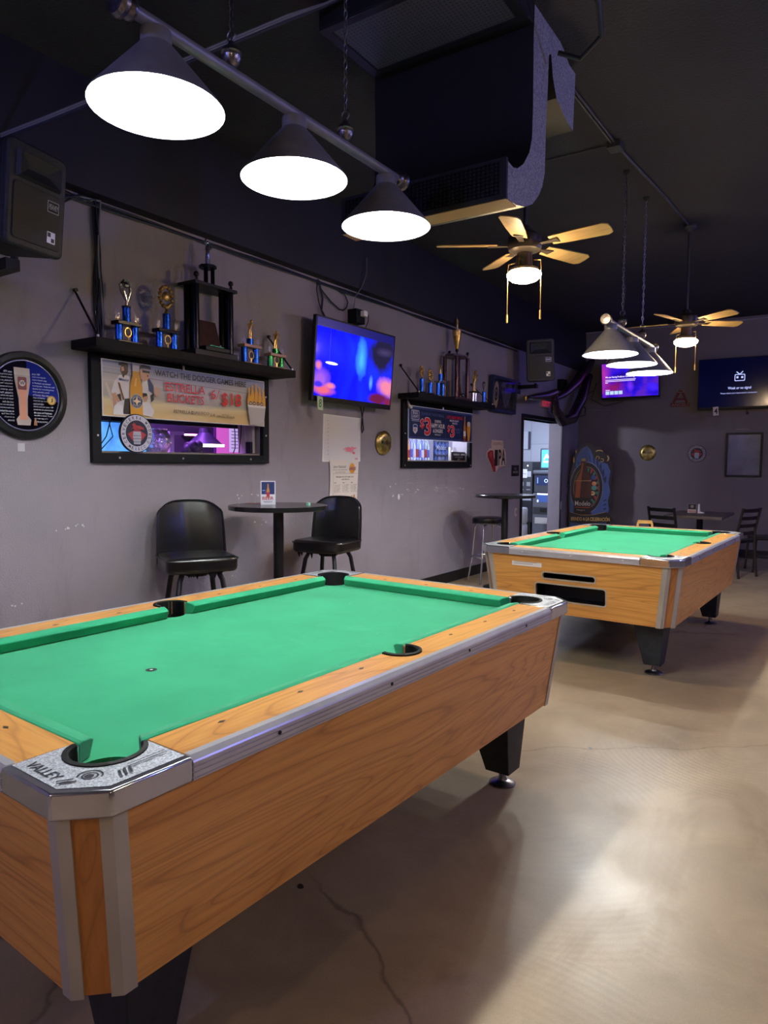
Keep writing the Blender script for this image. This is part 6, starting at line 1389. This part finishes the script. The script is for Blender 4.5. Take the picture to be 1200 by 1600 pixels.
def topper(t, kind, z0, h, m):
    b = M()
    if kind == 'wreath':
        for k in range(14):
            q = 2 * PI * k / 14; b.ball((0, h * .27 * math.sin(q), z0 + h * .60 + h * .36 * math.cos(q)), h * .075, m, 8)
        b.ball((0, 0, z0 + h * .62), h * .17, m, 10, sx=.5); b.lathe([(h * .12, 0), (h * .05, h * .1), (h * .05, h * .25), (0.0001, h * .25)], m, 10, o=(0, 0, z0)); b.tube([(0, 0, z0 + h * .2), (0.01, h * .12, z0 + h * .35)], h * .06, m, 8)
    elif kind == 'star':
        b.tube([(0, 0, z0), (0, .02 * h, z0 + h * .25), (0, -.12 * h, z0 + h * .55), (0, -.20 * h, z0 + h * .8), (0, -.08 * h, z0 + h)], [h * .06, h * .05, h * .10, h * .09, h * .03], m, 10)
        b.tube([(0, .05 * h, z0 + h * .2), (0, .18 * h, z0 + h * .6), (0, .16 * h, z0 + h * .9), (0, -.04 * h, z0 + h)], [h * .03, h * .05, h * .06, h * .03], m, 10); b.ball((0, 0, z0 + h * .82), h * .12, m, 10)
        b.lathe([(h * .16, 0), (h * .16, h * .06), (0.0001, h * .08)], M_BLACK, 12, o=(0, 0, z0))
    else: fig(b, m, z0, h, kind)
    b.build('topper_figure', t)
def two_column(label, loc, w, deck, riser, top, colm, basem, kind, tm, emblem=True, numbers=('20', '24'), depth=0.075):
    t = thing('trophy', label, 'trophy', loc)
    hb = 0.022
    bs = M(); bs.box(-depth / 2, -w / 2, 0.0005, depth / 2, w / 2, hb, basem); bs.build('base', t, smooth=0, bevel=0.003)
    for s_ in (-1, 1): M().lathe([(0.0001, hb), (w * .13, hb), (w * .13, deck - hb), (0.0001, deck - hb)], colm, 18, o=(0, s_ * w * .33, 0)).build('column', t)
    M().box(-depth / 2, -w / 2, deck - hb, depth / 2, w / 2, deck, basem).build('top_plate', t, smooth=0, bevel=0.003)
    M().lathe([(0.0001, deck), (w * .14, deck), (w * .14, riser), (0.0001, riser)], colm, 18).build('riser', t)
    topper(t, kind, riser, top - riser, tm)
    if emblem:
        b = M(); b.tube([(0.012, w * .13 * math.cos(q), hb + .055 + w * .16 * math.sin(q)) for q in [2 * PI * i / 16 for i in range(16)]], .004, M_GOLD, 6, closed=True); b.lathe([(0.0001, -.003), (w * .12, -.003), (w * .12, .003), (0.0001, .003)], M_BLACK, 18, o=(0.012, 0, hb + .055), axis='x'); b.tube([(0.012, 0, hb), (0.012, 0, hb + .035)], 0.005, M_GOLD, 8); b.build('emblem', t)
    for s_, n_ in zip((-1, 1), numbers):
        a = Art((0.005, s_ * w * .40 - .014, deck + .014), **LW); a.text(n_, 0, 0, 0.03, 0.035, M_STEEL, .0); oo = a.print('year_numeral', t); M().tube([(0.004, s_ * w * .40, deck), (0.004, s_ * w * .40, deck + .02)], 0.004, M_GOLD, 6).build('numeral_stem', t)
    return t
SZ = 2.103
two_column('blue two-column trophy with a silver crescent topper, leftmost on the near shelf', (0.13, 2.70, SZ), 0.17, 0.139, 0.225, 0.393, M_BLUEC, M_BLKC, 'star', M_SILV)
two_column('blue two-column trophy with a gold wreath topper on the near shelf', (0.13, 3.00, SZ), 0.175, 0.141, 0.262 - .02, 0.423, M_BLUEC, M_BLKC, 'wreath', M_GOLD)
M_TAN = mat('#a57a5c', .35)
two_column('blue two-column trophy with a gold cue player and tan plates', (0.13, 3.755, SZ), 0.18, 0.152, 0.198, 0.35, M_BLUEC, M_TAN, 'cue', M_GOLD, numbers=('20', '19'))
two_column('green two-column trophy with a gold cue player, rightmost on the near shelf', (0.13, 4.03, SZ), 0.18, 0.122, 0.162, 0.312, M_GREENC, M_TAN, 'cue', M_GOLD, numbers=('20', '16'))
# tall black trophy
t = thing('trophy', 'tall black four-post trophy with a silver player on top, near shelf', 'trophy', (0.125, 3.36, SZ))
M().box(-.085, -.19, .0005, .085, .19, .045, M_BLACK).box(-.06, -.10, .045, .085, .12, .075, M_BLACK).build('base', t, smooth=0, bevel=.004)
for sx, sy_ in ((.045, -.155), (.045, .155), (-.015, -.165), (-.015, .145)): M().lathe([(0.0001, .045), (.027, .045), (.027, .47), (0.0001, .47)], M_BLKC, 16, o=(sx, sy_, 0)).build('column', t)
M().box(-.09, -.19, .47, .09, .19, .492, M_BLACK).build('top_plate', t, smooth=0, bevel=.003)
for sx, sy_ in ((.06, -.155), (.06, .155)):
    M().lathe([(.012, .492), (.012, .51), (.006, .52), (0.0001, .52)], M_SILV, 10, o=(sx, sy_, 0)).ball((sx, sy_, .536), .019, M_BLACK, 12).build('ball_ornament', t)
for sx, sy_ in ((.015, -.03), (.015, .03), (-.02, 0)): M().lathe([(0.0001, .492), (.014, .492), (.014, .615), (0.0001, .615)], M_BLKC, 14, o=(sx, sy_, 0)).build('riser_column', t)
M().prism(circ(0, 0, .06, 8), .615, .633, M_BLACK).build('riser_plate', t, smooth=0)
topper(t, 'stand', .633, .185, M_SILV)
b = M(); b.T = Matrix.Rotation(R(-12), 4, 'Y'); b.prism([(-.10, .075), (.10, .075), (.08, .26), (-.10, .26)], .03, .036, M_WALN, 'x'); b.build('plaque', t, smooth=0)
fb = M(); fb.tube([(.08, -.06, .082), (.08, .06, .078)], .006, M_SILV, 8); fb.ball((.08, .03, .085), .012, M_SILV, 8); fb.build('lying_figure', t)
# far shelf trophies
def one_column(label, loc, hc, top, colm, kind, tm, r=.022, base=.03):
    t = thing('trophy', label, 'trophy', loc)
    M().box(-.035, -.04, .0005, .035, .04, base, M_WHITE if base < .02 else M_BLACK).build('base', t, smooth=0, bevel=.003)
    M().lathe([(0.0001, base), (r, base), (r, hc), (0.0001, hc)], colm, 16).build('column', t)
    topper(t, kind, hc, top - hc, tm); return t
one_column('slim blue column trophy with a gold topper, leftmost on the far shelf', (.13, 6.24, SZ), .165, .295, M_BLUEC, 'wreath', M_GOLD)
one_column('slim blue column trophy with a gold topper, second on the far shelf', (.13, 6.42, SZ), .14, .275, M_BLUEC, 'wreath', M_GOLD)
two_column('blue two-column trophy with a gold figure left of the tall trophy, far shelf', (.13, 6.64, SZ), .16, .175, .255, .36, M_BLUEC, M_SILV, 'cue', M_GOLD, False)
t = thing('trophy', 'tall maroon-post trophy with a gold cup and figure on the far shelf', 'trophy', (.125, 7.02, SZ))
M().box(-.10, -.19, .0005, .10, .17, .03, M_WALN).build('base', t, smooth=0, bevel=.004)
for sx, sy_ in ((.07, -.13), (-.07, -.15), (.07, .13), (-.05, .13)): M().lathe([(0.0001, .03), (.022, .03), (.022, .48), (0.0001, .48)], M_REDC, 16, o=(sx, sy_, 0)).build('column', t)
M().prism(circ(0, 0, .105, 6, ry=.20), .48, .50, M_WALN).build('top_plate', t, smooth=0, bevel=.003)
for sx, sy_ in ((.07, -.13), (-.05, -.08), (.07, .13)): M().lathe([(.01, .50), (.006, .52), (0.0001, .52)], M_SILV, 10, o=(sx, sy_, 0)).ball((sx, sy_, .535), .018, M_BLACK, 12).build('ball_ornament', t)
M().lathe([(0.0001, .50), (.03, .50), (.012, .53), (.012, .56), (.022, .60), (.045, .70), (.052, .78), (.045, .785), (0.0001, .75)], M_GOLD, 20).build('cup', t)
topper(t, 'stand', .775, .15, M_GOLD)
b = M(); b.T = Matrix.Rotation(R(-10), 4, 'Y'); b.prism([(-.06, .05), (.07, .05), (.06, .24), (-.05, .24)], .04, .046, M_WALN, 'x'); b.build('plaque', t, smooth=0)
M().ball((.085, -.01, .055), .018, M_SILV, 10).build('small_ball', t)
t = thing('trophy', 'silver column trophy with a gold player right of the tall trophy', 'trophy', (.15, 7.42, SZ))
M().box(-.04, -.06, .0005, .04, .06, .02, M_BLACK).build('base', t, smooth=0, bevel=.003)
for s_ in (-1, 1): M().lathe([(0.0001, .02), (.02, .02), (.02, .12), (0.0001, .12)], M_SILV, 16, o=(0, s_ * .032, 0)).build('column', t)
M().box(-.04, -.06, .12, .04, .06, .135, M_BLACK).build('top_plate', t, smooth=0, bevel=.003); topper(t, 'cue', .135, .27, M_GOLD)
one_column('short blue column trophy with a pale crescent topper, rightmost on the far shelf', (.16, 7.66, SZ), .15, .275, M_BLUEC, 'star', M_SILV)
bpy.context.view_layer.update()
